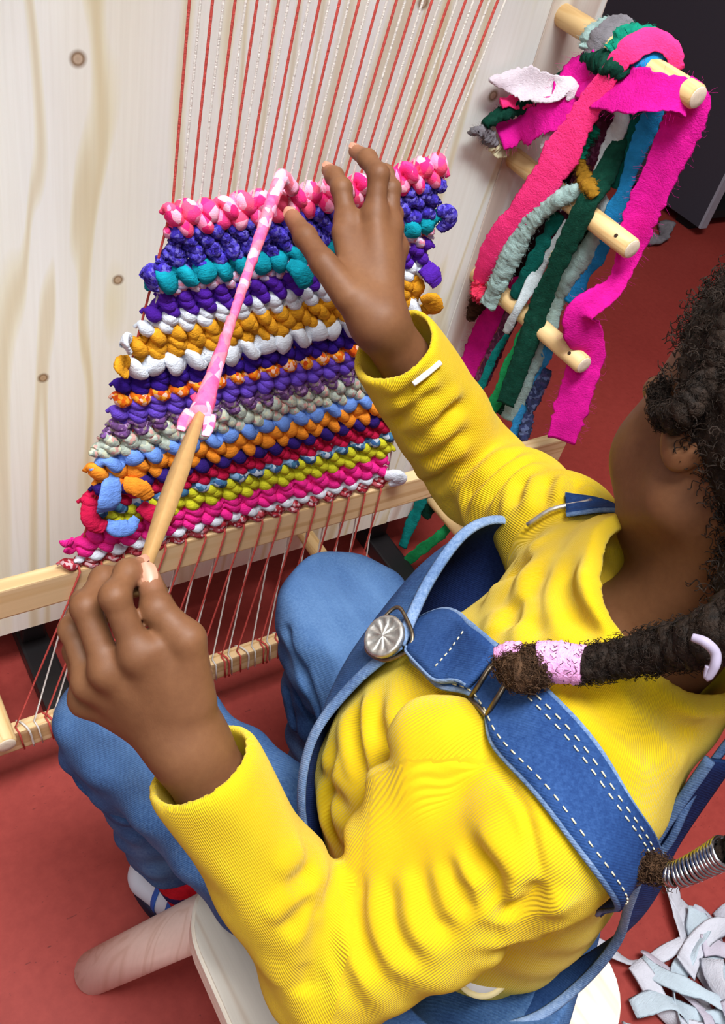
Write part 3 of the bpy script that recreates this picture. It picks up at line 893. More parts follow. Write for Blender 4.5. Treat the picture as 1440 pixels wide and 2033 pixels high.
def sweater_base(P):
    d = torso_base(P)
    al = chain(P, ARM_L, ARM_LR, .012); ar = chain(P, ARM_R, ARM_RR, .012)
    al = smin(al, seg(P, (0.2722, 0.1727, 0.6488), (0.2365, 0.149, 0.5893), .031, .028)[0], .022)   # loose cloth at the front of the sleeve head
    return smin(smin(d, al, .006), ar, .016)
CREASES = [
    ([(0.402,0.4317,0.6541),(0.4012,0.416,0.6844),(0.4119,0.4119,0.699),(0.4196,0.4122,0.703)], 0.0062, 0.0038, 0.0066, 0.009),
    ([(0.4203,0.4079,0.6641),(0.4317,0.4055,0.6794),(0.4497,0.4089,0.6849)], 0.0062, 0.0038, 0.0066, 0.009),
    ([(0.4558,0.4241,0.5774),(0.4462,0.3976,0.6206),(0.4524,0.3925,0.6352)], 0.0062, 0.0038, 0.0066, 0.009),
    ([(0.4259,0.4154,0.6212),(0.4311,0.4023,0.6378),(0.4409,0.3977,0.6561),(0.454,0.3968,0.6615)], 0.0062, 0.0038, 0.0066, 0.009),
    ([(0.4452,0.3632,0.6033),(0.4475,0.3707,0.6178),(0.4558,0.3665,0.6402),(0.4776,0.3694,0.6531),(0.4943,0.372,0.6535)], 0.0062, 0.0038, 0.0066, 0.009),
    ([(0.4415,0.3453,0.6273),(0.4474,0.3467,0.6433),(0.4605,0.3491,0.6558),(0.486,0.3536,0.661)], 0.0062, 0.0038, 0.0066, 0.009),
    ([(0.4331,0.3099,0.6651),(0.4442,0.3238,0.6652),(0.4605,0.3352,0.6666)], 0.0062, 0.0038, 0.0066, 0.009),
    ([(0.391,0.4228,0.6868),(0.3995,0.4159,0.7073),(0.4071,0.4172,0.7191)], 0.0062, 0.0038, 0.0066, 0.009),
    ([(0.4364,0.2884,0.6828),(0.4473,0.3034,0.6834),(0.4644,0.3155,0.6829)], 0.0062, 0.0038, 0.0066, 0.009),
    ([(0.4507,0.2785,0.6925),(0.4626,0.2917,0.6919),(0.4771,0.3009,0.6895)], 0.0062, 0.0038, 0.0066, 0.009),
    ([(0.1841,0.1472,0.6088),(0.174,0.1338,0.6004),(0.1687,0.1174,0.5761),(0.1699,0.0972,0.5512)], 0.006, 0.0034, 0.0072, 0.01),
    ([(0.2052,0.1513,0.5986),(0.1857,0.1389,0.5989),(0.1784,0.1254,0.5872),(0.1804,0.1041,0.5701),(0.1879,0.0865,0.5548)], 0.006, 0.0034, 0.0072, 0.01),
    ([(0.2073,0.144,0.6047),(0.1974,0.129,0.5939),(0.1926,0.1101,0.5887),(0.1962,0.0918,0.5812)], 0.006, 0.0034, 0.0072, 0.01),
    ([(0.2156,0.1282,0.6201),(0.2058,0.1129,0.6117),(0.2055,0.0965,0.6058),(0.2129,0.0821,0.601)], 0.006, 0.0034, 0.0072, 0.01),
    ([(0.2284,0.1235,0.6336),(0.222,0.1086,0.6293),(0.2218,0.093,0.6238),(0.2279,0.0844,0.6231)], 0.006, 0.0034, 0.0072, 0.01),
    ([(0.2365,0.1177,0.6452),(0.233,0.098,0.6405),(0.235,0.0856,0.6343)], 0.006, 0.0034, 0.0072, 0.01),
    ([(0.1674,0.1193,0.5783),(0.16,0.1101,0.5559)], 0.006, 0.0034, 0.0072, 0.01),
    ([(0.159,0.1454,0.6173),(0.1682,0.148,0.619),(0.179,0.1519,0.6167)], 0.006, 0.0034, 0.0072, 0.01),
    ([(0.1525,0.1343,0.5973),(0.1642,0.1363,0.6059),(0.1764,0.1409,0.6085)], 0.006, 0.0034, 0.0072, 0.01),
    ([(0.2456,0.1175,0.657),(0.2462,0.0947,0.6581),(0.2456,0.0866,0.6516),(0.2405,0.0843,0.6417)], 0.01, 0.005, 0.007, 0.01),
    ([(0.2429,0.0831,0.6437),(0.2503,0.0757,0.6447),(0.2568,0.0735,0.654),(0.2608,0.0783,0.6694)], 0.012, 0.006, 0.007, 0.01),
    ([(0.1063,0.2074,0.6504),(0.1136,0.1983,0.6707),(0.1261,0.1964,0.68),(0.1442,0.198,0.6825)], 0.0018, 0.0006, 0.0018, 0.003),
    ([(0.2764,0.2533,0.5843),(0.2553,0.2192,0.5831),(0.2506,0.1962,0.5818)], 0.007, 0.004, 0.0075, 0.01),
    ([(0.2796,0.2385,0.6071),(0.2622,0.2088,0.6023),(0.2383,0.1788,0.6468)], 0.007, 0.004, 0.0075, 0.01),
    ([(0.258,0.2437,0.5605),(0.2486,0.2302,0.5496),(0.2429,0.2197,0.5305),(0.2397,0.1891,0.5124)], 0.007, 0.004, 0.0075, 0.01),
    ([(0.2527,0.244,0.5196),(0.1971,0.1563,0.5986)], 0.007, 0.004, 0.0075, 0.01),
    ([(0.3704,0.2264,0.7202),(0.3554,0.2169,0.7143),(0.3446,0.2059,0.7108),(0.3354,0.1905,0.7101),(0.3308,0.1754,0.7125)], 0.0065, 0.0042, 0.009, 0.012),
    ([(0.3707,0.2119,0.7397),(0.3592,0.2055,0.7315),(0.3511,0.1954,0.7286),(0.3455,0.1797,0.7292),(0.3447,0.1612,0.7319),(0.3472,0.1511,0.7343)], 0.0065, 0.0042, 0.009, 0.012),
    ([(0.3772,0.2553,0.668),(0.3713,0.2396,0.7018)], 0.0065, 0.0042, 0.009, 0.012),
    ([(0.3467,0.2197,0.6986),(0.3314,0.2033,0.6942)], 0.0065, 0.0042, 0.009, 0.012),
    ([(0.3299,0.1713,0.7129),(0.33,0.1453,0.716),(0.3325,0.1292,0.7146),(0.3389,0.1136,0.7106),(0.358,0.0953,0.6982)], 0.0065, 0.0042, 0.009, 0.012),
    ([(0.3457,0.1334,0.7249),(0.3495,0.1222,0.721),(0.3582,0.1102,0.7152),(0.3713,0.1,0.7058),(0.386,0.0961,0.6997)], 0.0065, 0.0042, 0.009, 0.012),
    ([(0.2753,0.1361,0.6792),(0.2683,0.1091,0.6867),(0.2635,0.092,0.6816),(0.2619,0.0813,0.674),(0.2588,0.0771,0.6648)], 0.0035, 0.0015, 0.0024, 0.004),
    ([(0.2347,0.079,0.6244),(0.2511,0.0707,0.634),(0.2627,0.0662,0.645),(0.2723,0.062,0.6534)], 0.0065, 0.003, 0.0085, 0.011),
    ([(0.2348,0.0737,0.6137),(0.2538,0.0664,0.6144),(0.3168,0.0685,0.538)], 0.0065, 0.003, 0.0085, 0.011),
]
_CR = []
for pts, A, B, s1, s2 in CREASES:
    q = onto(sweater_base, catmull(pts, max(4, len(pts) * 2)))
    c = q.mean(0); _CR.append((q, A, B, s1, s2, c, np.linalg.norm(q - c, axis=1).max() + s1 * 1.7 + s2 * 2.4))

def folds(P):
    """sunken crease lines with raised rolls on both sides"""
    val = np.zeros(len(P)); rid = np.zeros(len(P))
    for q, A, B, s1, s2, c, R in _CR:
        k = near(P, c, R)
        if not k.any():
            continue
        Q = P[k]; best = np.full(len(Q), 9.0); tt = np.zeros(len(Q)); n = len(q) - 1
        for i in range(n):
            e, h = seg(Q, q[i], q[i + 1], 0, 0)
            m = e < best; best[m] = e[m]; tt[m] = (i + h[m]) / n
        w = np.clip(np.minimum(tt, 1 - tt) * 4 + 0.15, 0, 1)
        val[k] = np.maximum(val[k], w * A * np.exp(-(best / s1) ** 2))
        rid[k] = np.maximum(rid[k], w * B * np.exp(-((best - 1.7 * s1) / s2) ** 2))
    return val - rid

def ripple(P):
    """broad unevenness of loose knit cloth"""
    x, y, z = P[:, 0], P[:, 1], P[:, 2]
    return 0.0011 * (np.sin(95 * x + 40 * z + 1.3) * np.sin(80 * y - 55 * z) + 0.7 * np.sin(150 * z + 70 * x - 60 * y))

def sweater_sdf(P):
    return sweater_plain(P) + folds(P) + ripple(P)

def sweater_plain(P):
    d = sweater_base(P)
    # open cuffs, hollow inside
    for W, E, r, wall in ((CUFF_L, EL_L, .0320, .0062), (CUFF_R, EL_R, .0375, .0066)):
        ax = (W - E) / np.linalg.norm(W - E)
        s = (P - W) @ ax
        k = near(P, W, .11)
        rad = np.linalg.norm(P - W - s[:, None] * ax, axis=1)
        cut = np.where(k, np.maximum(s - .010, -9), -9.0)
        d = smax(d, cut, .002)
        hollow = np.where(k, np.maximum(rad - (r - wall), -(s + .045)), 9.0)
        d = np.maximum(d, -hollow)
    # neck opening
    ax = NECK_AX; s = (P - COLLAR1) @ ax
    rad = np.linalg.norm(P - COLLAR1 - s[:, None] * ax, axis=1)
    k = near(P, COLLAR1, .12)
    d = smax(d, np.where(k & (rad < .09), s, -9.0), .003)
    d = np.maximum(d, -np.where(k, np.maximum(rad - (NECK_R - .003), -(s + .045)), 9.0))
    # lower edge of the sweater at the back and inside the dungarees
    d = smax(d, -(P[:, 2] - .402), .006)
    return d

def knit_mat():
    m, nt, b = new_mat('yellow_rib_knit', 0.85, 0.2)
    at = nt.nodes.new('ShaderNodeAttribute'); at.attribute_name = 'rib'
    v = coords(nt)
    wob = mathn(nt, 'MULTIPLY', noise(nt, v, 60, 2), 1.2)
    s = mathn(nt, 'SINE', mathn(nt, 'ADD', mathn(nt, 'MULTIPLY', at.outputs['Fac'], 4200.0), wob))
    f = noise(nt, v, 14, 3)
    r = ramp(nt, [(0.3, srgb(210, 172, 8)), (0.6, srgb(222, 189, 14)), (0.8, srgb(231, 201, 26))])
    nt.links.new(f, r.inputs[0])
    dk = mixc(nt, mathn(nt, 'MULTIPLY_ADD', s, 0.16, 0.16), r.outputs[0], srgb(200, 156, 4))
    nt.links.new(dk, b.inputs['Base Color'])
    n1 = add_bump(nt, b, s, 0.45, 0.0009)
    add_bump(nt, b, noise(nt, v, 900, 3, 0.7), 0.25, 0.0006, n1)
    b.inputs['Sheen Weight'].default_value = 0.25
    b.inputs['Sheen Roughness'].default_value = 0.5
    b.inputs['Sheen Tint'].default_value = (1.0, 0.9, 0.4, 1)
    return m
M_knit = knit_mat()
V, F = sdf_mesh(sweater_plain, (.05, .00, .38), (.62, .56, .80), .0024, 4, 1.5)
Nn = grad(sweater_base, V, .003); Nn /= np.linalg.norm(Nn, axis=1)[:, None] + 1e-9
V = V - Nn * (folds(V) + ripple(V))[:, None]
SWEATER, V = np_mesh('sweater', V, F, M_knit, person, 3)
# rib direction: lines run along the sleeves and up the body
def rib_coord(V):
    out = np.zeros(len(V))
    da = chain(V, ARM_L, ARM_LR); db = chain(V, ARM_R, ARM_RR); dt = torso_base(V)
    which = np.argmin(np.stack([dt, da - .004, db - .004], 1), 1)
    def limb(k, pts, ref):
        best = np.full(k.sum(), 9.0); val = np.zeros(k.sum()); Q = V[k]
        for a, b in ((pts[0], pts[2]), (pts[2], pts[4])):
            e, h = seg(Q, a, b, 0, 0); ax = (b - a) / np.linalg.norm(b - a)
            u = ref - ax * (ref @ ax); u /= np.linalg.norm(u); w = np.cross(ax, u)
            q = Q - a; th = np.arctan2(q @ w, q @ u)
            m = e < best; best[m] = e[m]; val[m] = th[m] * 0.042
        out[k] = val
    ref = np.array((-.45, -.5, .72))
    limb(which == 1, ARM_L, ref); limb(which == 2, ARM_R, ref)
    k = which == 0
    q = (V[k] - np.array((.400, .168, .6))) @ CB
    out[k] = np.arctan2(q[:, 1], q[:, 0]) * 0.11
    return out
at = SWEATER.data.attributes.new('rib', 'FLOAT', 'POINT')
at.data.foreach_set('value', rib_coord(V.astype(float)).astype(np.float32))
# ------------------------------------------------------------------ dungarees shape
HIP_L, KNEE_L, ANK_L = np.array((.300,.110,.372)), np.array((.180,.405,.398)), np.array((.227,.388,.156))
HIP_R, KNEE_R, ANK_R = np.array((.405,.140,.372)), np.array((.396,.412,.430)), np.array((.415,.350,.090))
def dungarees_base(P):
    d = ell(P, (.340, .128, .392), (.122, .100, .092), CB)
    d = smin(d, chain(P, [HIP_L, KNEE_L], [.074, .058]), .04)
    d = smin(d, chain(P, [HIP_R, KNEE_R], [.078, .062]), .04)
    d = smin(d, chain(P, [KNEE_L, KNEE_L * .45 + ANK_L * .55, ANK_L], [.057, .053, .048], .01), .025)
    d = smin(d, chain(P, [KNEE_R, KNEE_R * .45 + ANK_R * .55, ANK_R], [.061, .058, .052], .01), .025)
    return d
def denim_ripple(P):
    x, y, z = P[:, 0], P[:, 1], P[:, 2]
    return 0.0028 * np.sin(70 * x - 50 * y + 65 * z) * np.sin(60 * y + 40 * z + 1.0) + 0.0012 * np.sin(130 * z + 90 * y - 40 * x)
# deep folds: behind the knees, at the hip crook and down the shins
DF = [[(.330,.385,.380),(.350,.350,.340),(.372,.330,.300)], [(.335,.400,.350),(.356,.372,.300),(.370,.360,.250)], [(.345,.410,.440),(.338,.370,.420),(.340,.330,.395)],
      [(.120,.405,.360),(.150,.370,.345),(.180,.350,.330)], [(.135,.410,.320),(.165,.375,.300),(.195,.360,.270)], [(.150,.405,.270),(.178,.372,.250),(.205,.362,.215)], [(.215,.300,.440),(.240,.260,.440),(.262,.235,.452)],
      [(.375,.360,.492),(.372,.310,.470),(.372,.270,.455)], [(.410,.370,.490),(.412,.310,.468),(.415,.270,.45)]]
_DF = []
for pts in DF:
    q = onto(dungarees_base, catmull(pts, 7)); c = q.mean(0); _DF.append((q, c, np.linalg.norm(q - c, axis=1).max() + .05))
def dungarees_sdf(P):
    d = dungarees_base(P) + denim_ripple(P)
    for q, c, R in _DF:
        k = near(P, c, R)
        if k.any():
            e = polyline_d(P[k], q)
            d[k] += .009 * np.exp(-(e / .007) ** 2) - .006 * np.exp(-(e / .018) ** 2)
    d = smax(d, -(P[:, 2] - .3025), .010)                        # sits flat on the stool
    # hems
    for A, K in ((ANK_L, KNEE_L), (ANK_R, KNEE_R)):
        ax = (A - K) / np.linalg.norm(A - K); s = (P - A) @ ax; k = near(P, A, .13)
        rad = np.linalg.norm(P - A - s[:, None] * ax, axis=1)
        d = smax(d, np.where(k, s - .006, -9.0), .003)
        d = np.maximum(d, -np.where(k, np.maximum(rad - .038, -(s + .05)), 9.0))
    # legs below the stool top are free of the flat cut
    leg = np.minimum(chain(P, [KNEE_L, ANK_L], [.055, .048]), chain(P, [KNEE_R, ANK_R], [.058, .050])) + denim_ripple(P)
    for A, K in ((ANK_L, KNEE_L), (ANK_R, KNEE_R)):
        ax = (A - K) / np.linalg.norm(A - K); s = (P - A) @ ax; k = near(P, A, .13)
        rad = np.linalg.norm(P - A - s[:, None] * ax, axis=1)
        leg = smax(leg, np.where(k, s - .006, -9.0), .003)
        leg = np.maximum(leg, -np.where(k, np.maximum(rad - .038, -(s + .05)), 9.0))
    d = np.minimum(d, leg)
    # open at the waist
    d = smax(d, P[:, 2] - .462, .006)
    d = np.maximum(d, -np.maximum(ell(P, (.352, .128, .470), (.112, .100, .075), CB), -(P[:, 2] - .41)))
    return d

def denim_mat(name, base, light, dark, wear=True, twill=1.0):
    m, nt, b = new_mat(name, 0.85, 0.15)
    v = coords(nt)
    f = noise(nt, v, 9, 4, 0.55)
    g = noise(nt, v, 420, 3, 0.75)
    r = ramp(nt, [(0.36, dark), (0.5, base), (0.64, light)])
    nt.links.new(mathn(nt, 'MULTIPLY_ADD', g, 0.35, mathn(nt, 'MULTIPLY', f, 0.65)), r.inputs[0])
    c = r.outputs[0]
    if wear:                                                       # washed-out knees and thigh tops
        tc = [n for n in nt.nodes if n.type == 'TEX_COORD'][0]
        for q, rr in (((.396, .405, .480), .12), ((.385, .30, .46), .10), ((.185, .385, .450), .10)):
            dn = nt.nodes.new('ShaderNodeVectorMath'); dn.operation = 'DISTANCE'
            nt.links.new(tc.outputs['Object'], dn.inputs[0]); dn.inputs[1].default_value = q
            kr = ramp(nt, [(0.0, (0.75, 0.75, 0.75, 1)), (1.0, (0, 0, 0, 1))])
            nt.links.new(mathn(nt, 'DIVIDE', dn.outputs['Value'], rr), kr.inputs[0])
            streak = noise(nt, coords(nt, (1, 0.25, 0.6)), 60, 3)
            c = mixc(nt, mathn(nt, 'MULTIPLY', kr.outputs[0], mathn(nt, 'MULTIPLY_ADD', streak, 1.2, 0.1)), c, srgb(100, 134, 176))
    nt.links.new(c, b.inputs['Base Color'])
    w = nt.nodes.new('ShaderNodeTexWave'); w.inputs['Scale'].default_value = 260
    w.bands_direction = 'DIAGONAL'; w.inputs['Distortion'].default_value = 2.0
    nt.links.new(v, w.inputs['Vector'])
    n1 = add_bump(nt, b, w.outputs['Fac'], 0.25 * twill, 0.0006)
    add_bump(nt, b, g, 0.3, 0.0008, n1)
    return m
M_denim = denim_mat('blue_denim', srgb(56, 88, 134), srgb(86, 118, 160), srgb(32, 58, 104))
M_denim_strap = denim_mat('blue_denim_strap', srgb(33, 62, 112), srgb(52, 84, 136), srgb(20, 42, 88), False)
M_denim_dark = denim_mat('navy_denim_inside', srgb(26, 44, 92), srgb(38, 60, 112), srgb(16, 28, 66), False)
M_hem = denim_mat('faded_denim_hem', srgb(96, 122, 160), srgb(140, 160, 190), srgb(54, 78, 122), False)
M_stitch = plain_mat('pale_stitching', srgb(214, 208, 178), 0.8)
M_metal = metal_mat('nickel_buckle', srgb(226, 224, 218), 0.5)
M_brass = metal_mat('antique_metal', srgb(150, 136, 116), 0.4)

dung = empty('dungarees', (0, 0, 0)); dung.parent = person
dung.matrix_parent_inverse = Matrix.Translation(-Vector(person.location))
def dpart(name, V, F, m, parent=None):
    me = bpy.data.meshes.new(name); me.from_pydata([tuple(map(float, v)) for v in V], [], [tuple(map(int, f)) for f in F]); me.update()
    o = bpy.data.objects.new(name, me); COL.objects.link(o); me.materials.append(m)
    me.polygons.foreach_set('use_smooth', [True] * len(me.polygons)); o.parent = parent or dung
    return o
V, F = sdf_mesh(dungarees_sdf, (.08, -.02, .07), (.54, .53, .56), .0030, 4, 1.9)
TR, _ = np_mesh('trousers', V, F, M_denim, None, 1)
TR.parent = dung

def grid_surface(rows, nu, nv):
    """smooth sheet through rows of control points"""
    R = np.stack([catmull(r, nu) for r in rows])                # rows x nu
    return np.stack([catmull(R[:, j], nv) for j in range(nu)], 1)  # nv x nu x 3

def sheet(name, S, th, m, parent=None, m_in=None, flip=False):
    nv, nu, _ = S.shape
    du = np.gradient(S, axis=1); dv = np.gradient(S, axis=0)
    N = np.cross(du, dv); N /= np.linalg.norm(N, axis=2)[..., None] + 1e-12
    if flip: N = -N
    A = (S + N * th / 2).reshape(-1, 3); B = (S - N * th / 2).reshape(-1, 3); n = nv * nu
    F = []; mi = []
    for i in range(nv - 1):
        for j in range(nu - 1):
            a = i * nu + j; q = (a, a + 1, a + nu + 1, a + nu)
            F.append(q if not flip else q[::-1]); mi.append(0)
            q = tuple(x + n for x in q); F.append(q[::-1] if not flip else q); mi.append(1)
    ring = [j for j in range(nu)] + [i * nu + nu - 1 for i in range(1, nv)] + [(nv - 1) * nu + j for j in range(nu - 2, -1, -1)] + [i * nu for i in range(nv - 2, 0, -1)]
    for a, b in zip(ring, ring[1:] + ring[:1]):
        F.append((a, a + n, b + n, b) if not flip else (b, b + n, a + n, a)); mi.append(0)
    o = dpart(name, np.vstack([A, B]), F, m, parent)
    if m_in is not None:
        o.data.materials.append(m_in)
        o.data.polygons.foreach_set('material_index', mi)
    return o

def hem_tube(name, pts, r, m, parent, n=60):
    P = catmull(pts, n); V, F = sweep_vf(P, r, r * 0.55, 8, (0, 0, 1))
    return dpart(name, V, F, m, parent)

def stitches(pts, parent, n, lift, L=.0042, r=.0005, up=None):
    """a row of short raised stitches along a path, joined into one part"""
    P = catmull(pts, n * 4 + 1); parts = []
    for k in range(n):
        a, b = P[4 * k], P[4 * k + 2]
        parts.append(sweep_vf(np.array([a, (a + b) / 2 + lift * .0003, b]), r, None, 5))
    V, F = join_vf(parts)
    o = dpart('stitching', V, F, M_stitch, parent); return o

# bib: outer face blue, inside navy
bib_rows = [
    [(.298,.254,.634), (.342,.287,.645), (.386,.309,.655), (.424,.314,.651), (.450,.297,.644)],
    [(.270,.257,.598), (.320,.296,.605), (.372,.322,.612), (.428,.326,.610), (.466,.302,.604)],
    [(.243,.250,.558), (.300,.296,.560), (.362,.320,.566), (.424,.322,.566), (.468,.296,.560)],
    [(.230,.226,.512), (.284,.276,.508), (.346,.304,.508), (.412,.302,.508), (.462,.266,.508)],
    [(.240,.196,.448), (.284,.244,.440), (.340,.272,.436), (.404,.268,.436), (.452,.228,.440)]]
BIB = grid_surface(bib_rows, 41, 41)
bib = sheet('bib', BIB, .0034, M_denim, None, M_denim_dark)
# which side is outward
hem_tube('bib_hem', BIB[0], .0042, M_hem, bib, 80)
hem_tube('side_hem', BIB[:, 0], .0042, M_hem, bib, 80)
hem_tube('side_hem', BIB[:, -1], .0042, M_hem, bib, 80)
# ------------------------------------------------------------------ straps
def ribbon(name, pts, width, th, m, parent=None, off=.004, n=60, taper=None, m_in=None, wave=0.0):
    """a strap that lies on the sweater"""
    C0 = onto(sweater_sdf, catmull(pts, n), off)
    for _ in range(6):
        C0[1:-1] = 0.25 * C0[:-2] + 0.5 * C0[1:-1] + 0.25 * C0[2:]
    G = grad(sweater_base, C0, .004); G /= np.linalg.norm(G, axis=1)[:, None]
    T = np.gradient(C0, axis=0); T /= np.linalg.norm(T, axis=1)[:, None]
    S = np.cross(T, G); S /= np.linalg.norm(S, axis=1)[:, None]
    for _ in range(8):
        S[1:-1] = 0.25 * S[:-2] + 0.5 * S[1:-1] + 0.25 * S[2:]
    w = np.full(n, width) if taper is None else interp(taper, n)
    cols = []
    for u in np.linspace(-.5, .5, 9):
        Q = C0 + S * (w * u)[:, None]
        d = sweater_sdf(Q); g = grad(sweater_base, Q, .004); g /= np.linalg.norm(g, axis=1)[:, None]
        Q = Q + g * np.maximum(off - d, 0)[:, None]
        cols.append(Q)
    Sg = np.stack(cols, 1)
    for _ in range(3):
        Sg[1:-1] = 0.25 * Sg[:-2] + 0.5 * Sg[1:-1] + 0.25 * Sg[2:]
    o = sheet(name, Sg, th, m, parent, m_in)
    return o, Sg
stL, SL = ribbon('strap', [(.306,.262,.632), (.322,.2528,.6293), (.3112,.2114,.6611), (.3025,.170,.6844), (.2961,.1318,.6976), (.2946,.1016,.7001), (.2991,.0777,.6922), (.312,.062,.672), (.330,.058,.640), (.345,.058,.605)], .0415, .0042, M_denim_strap, None, .0055)
G_ = np.cross(np.gradient(SL, axis=1), np.gradient(SL, axis=0)); G_ /= np.linalg.norm(G_, axis=2)[..., None]
sgn = 1.0 if (G_[30, 4] @ np.array((-.4, -.4, .8))) > 0 else -1.0
for c in (1, 7):
    P = SL[:, c] + G_[:, c] * sgn * .0026
    stitches(P, stL, 46, np.zeros(3))
    P = SL[:, c + (1 if c == 1 else -1)] * .75 + SL[:, c] * .25 + G_[:, c] * sgn * .0026
    if c == 1: stitches(P, stL, 46, np.zeros(3))
for c in (0, 8):
    hem_tube('strap_edge', SL[:, c], .0024, M_hem, stL, 60)
# doubled-over lower length of the strap with its cross stitching
SD = SL[2:20] + (G_ * sgn)[2:20] * .0052
so = sheet('strap_fold', SD, .0036, M_denim_strap, stL)
stitches(SD[11, 1:8] + G_[13, 1:8] * sgn * .0022, stL, 7, np.zeros(3))
for c in (0, 8):
    hem_tube('strap_edge', SD[:, c], .0024, M_hem, stL, 40)
def slider(S, i, sg, parent):
    a, b = S[i, 0], S[i, 8]; t = (S[i + 3, 4] - S[i - 3, 4]); t /= np.linalg.norm(t); n = G_[i, 4] * sg
    w = (b - a) / np.linalg.norm(b - a); a = a - w * .003 + n * .002; b = b + w * .003 + n * .002
    L = .009
    for off in (-L, L):
        V, F = sweep_vf(np.array([a + t * off, (a + b) / 2 + t * off + n * .002, b + t * off]), .0016, None, 8); dpart('slider_bar', V, F, M_brass, parent)
    for q in (a, b):
        V, F = sweep_vf(np.array([q - t * L, q, q + t * L]), .0016, None, 8); dpart('slider_bar', V, F, M_brass, parent)
slider(SL, 21, sgn, stL)
stR, SR = ribbon('strap', [(.4415,.2710,.686), (.4450,.2660,.692), (.4562,.2596,.703), (.4682,.2509,.710), (.480,.235,.715), (.490,.195,.708), (.486,.150,.706), (.462,.108,.702), (.425,.078,.690), (.398,.062,.650), (.380,.058,.600)], .027, .0042, M_denim_strap, None, .0055)
for c in (0, 8):
    hem_tube('strap_edge', SR[:, c], .0024, M_hem, stR, 60)

P = onto(sweater_sdf, catmull([(.4300,.2800,.668), (.4370,.2740,.680), (.4480,.2700,.694), (.4560,.2700,.700)], 12), .006)
V, F = sweep_vf(P, .0018, None, 8); dpart('buckle_bar', V, F, M_metal, stR)
# button with its wire buckle
def bib_button(i, j, parent):
    p = BIB[i, j]; du = BIB[i, j + 1] - BIB[i, j - 1]; dv = BIB[i + 1, j] - BIB[i - 1, j]
    n = np.cross(du, dv); n /= np.linalg.norm(n)
    if n @ np.array((-.5, .8, .1)) < 0: n = -n
    n = n + np.array((-.25, -.35, .35)); n /= np.linalg.norm(n)
    u = du - n * (du @ n); u /= np.linalg.norm(u); v = np.cross(n, u)
    c = p + n * .009
    V, F = [], []
    prof = [(0.0, .0042), (.25, .0040), (.55, .0032), (.80, .0040), (.90, .0046), (1.0, .0034), (.98, .0), (.30, -.002), (.28, -.008)]
    k = 40; R = .0150
    for ri, (rr, h) in enumerate(prof):
        for a in range(k):
            t = a / k * 2 * math.pi
            hh = h + (.0007 * math.cos(10 * t) if 0.2 < rr < 0.85 and ri < 5 else 0)
            V.append(c + (u * math.cos(t) + v * math.sin(t)) * rr * R + n * hh)
    for ri in range(len(prof) - 1):
        for a in range(k):
            F.append((ri * k + a, ri * k + (a + 1) % k, (ri + 1) * k + (a + 1) % k, (ri + 1) * k + a))
    b = dpart('bib_button', V, F, M_metal, parent)
    # wire loop behind the button that carries the strap
    w = []
    for (a, e) in ((-.016, -.008), (-.017, .004), (-.006, .020), (.0, .024), (.006, .020), (.017, .004), (.016, -.008), (.0, -.014), (-.016, -.008)):
        w.append(p + n * .004 + v * 0 + u * (e * 1.0) + np.cross(n, u) * a)
    V, F = sweep_vf(catmull(w, 50), .0014, None, 8); dpart('buckle', V, F, M_brass, parent)
    return b
bib_button(2, 2, bib)
stitches(BIB[3, 1:-1] + np.array((0, 0, 0)), bib, 40, np.zeros(3))

# side opening and low slung back of the dungarees
hem = [(.236,.214,.470), (.243,.172,.430), (.262,.112,.418), (.300,.066,.414), (.338,.047,.420), (.372,.045,.448), (.384,.050,.505), (.370,.060,.570), (.368,.072,.628), (.388,.084,.690)]
low = [(.246,.212,.420), (.256,.172,.392), (.276,.122,.384), (.308,.084,.384), (.342,.070,.392), (.378,.062,.422), (.402,.054,.492), (.398,.056,.556), (.392,.066,.612), (.408,.078,.682)]
bk_rows = [hem, [tuple((np.array(a) * .5 + np.array(b) * .5)) for a, b in zip(hem, low)], low]
BK = grid_surface(bk_rows, 70, 9)
back = sheet('back_panel', BK, .0032, M_denim_strap, None, M_denim_dark)
hem_tube('back_hem', BK[0], .0036, M_hem, back, 120)
# round paper patch by the hip
M_patch = plain_mat('white_patch', srgb(236, 234, 230), 0.6)
M_patch_ring = plain_mat('cream_patch_edge', srgb(228, 212, 160), 0.6)
def disc(name, c, n, r0, r1, m, parent, h=.0012):
    n = np.array(n, float); n /= np.linalg.norm(n); u = np.cross(n, (0, 0, 1.0)); u /= np.linalg.norm(u); v = np.cross(n, u)
    V, F = [], []; k = 32
    for rr, hh in ((r0, h), (r1, h), (r1, 0), (r0, 0)):
        for a in range(k):
            t = a / k * 2 * math.pi; V.append(np.array(c) + (u * math.cos(t) + v * math.sin(t)) * rr + n * hh)
    for ri in range(4):
        for a in range(k):
            F.append((ri * k + a, ((ri + 1) % 4) * k + a, ((ri + 1) % 4) * k + (a + 1) % k, ri * k + (a + 1) % k))
    return dpart(name, V, F, m, parent)
pc = np.array((.308, .088, .466))
disc('hip_patch', pc, (-.25, -.4, .85), .0005, .018, M_patch, TR); disc('hip_patch', pc, (-.25, -.4, .85), .018, .022, M_patch_ring, TR)

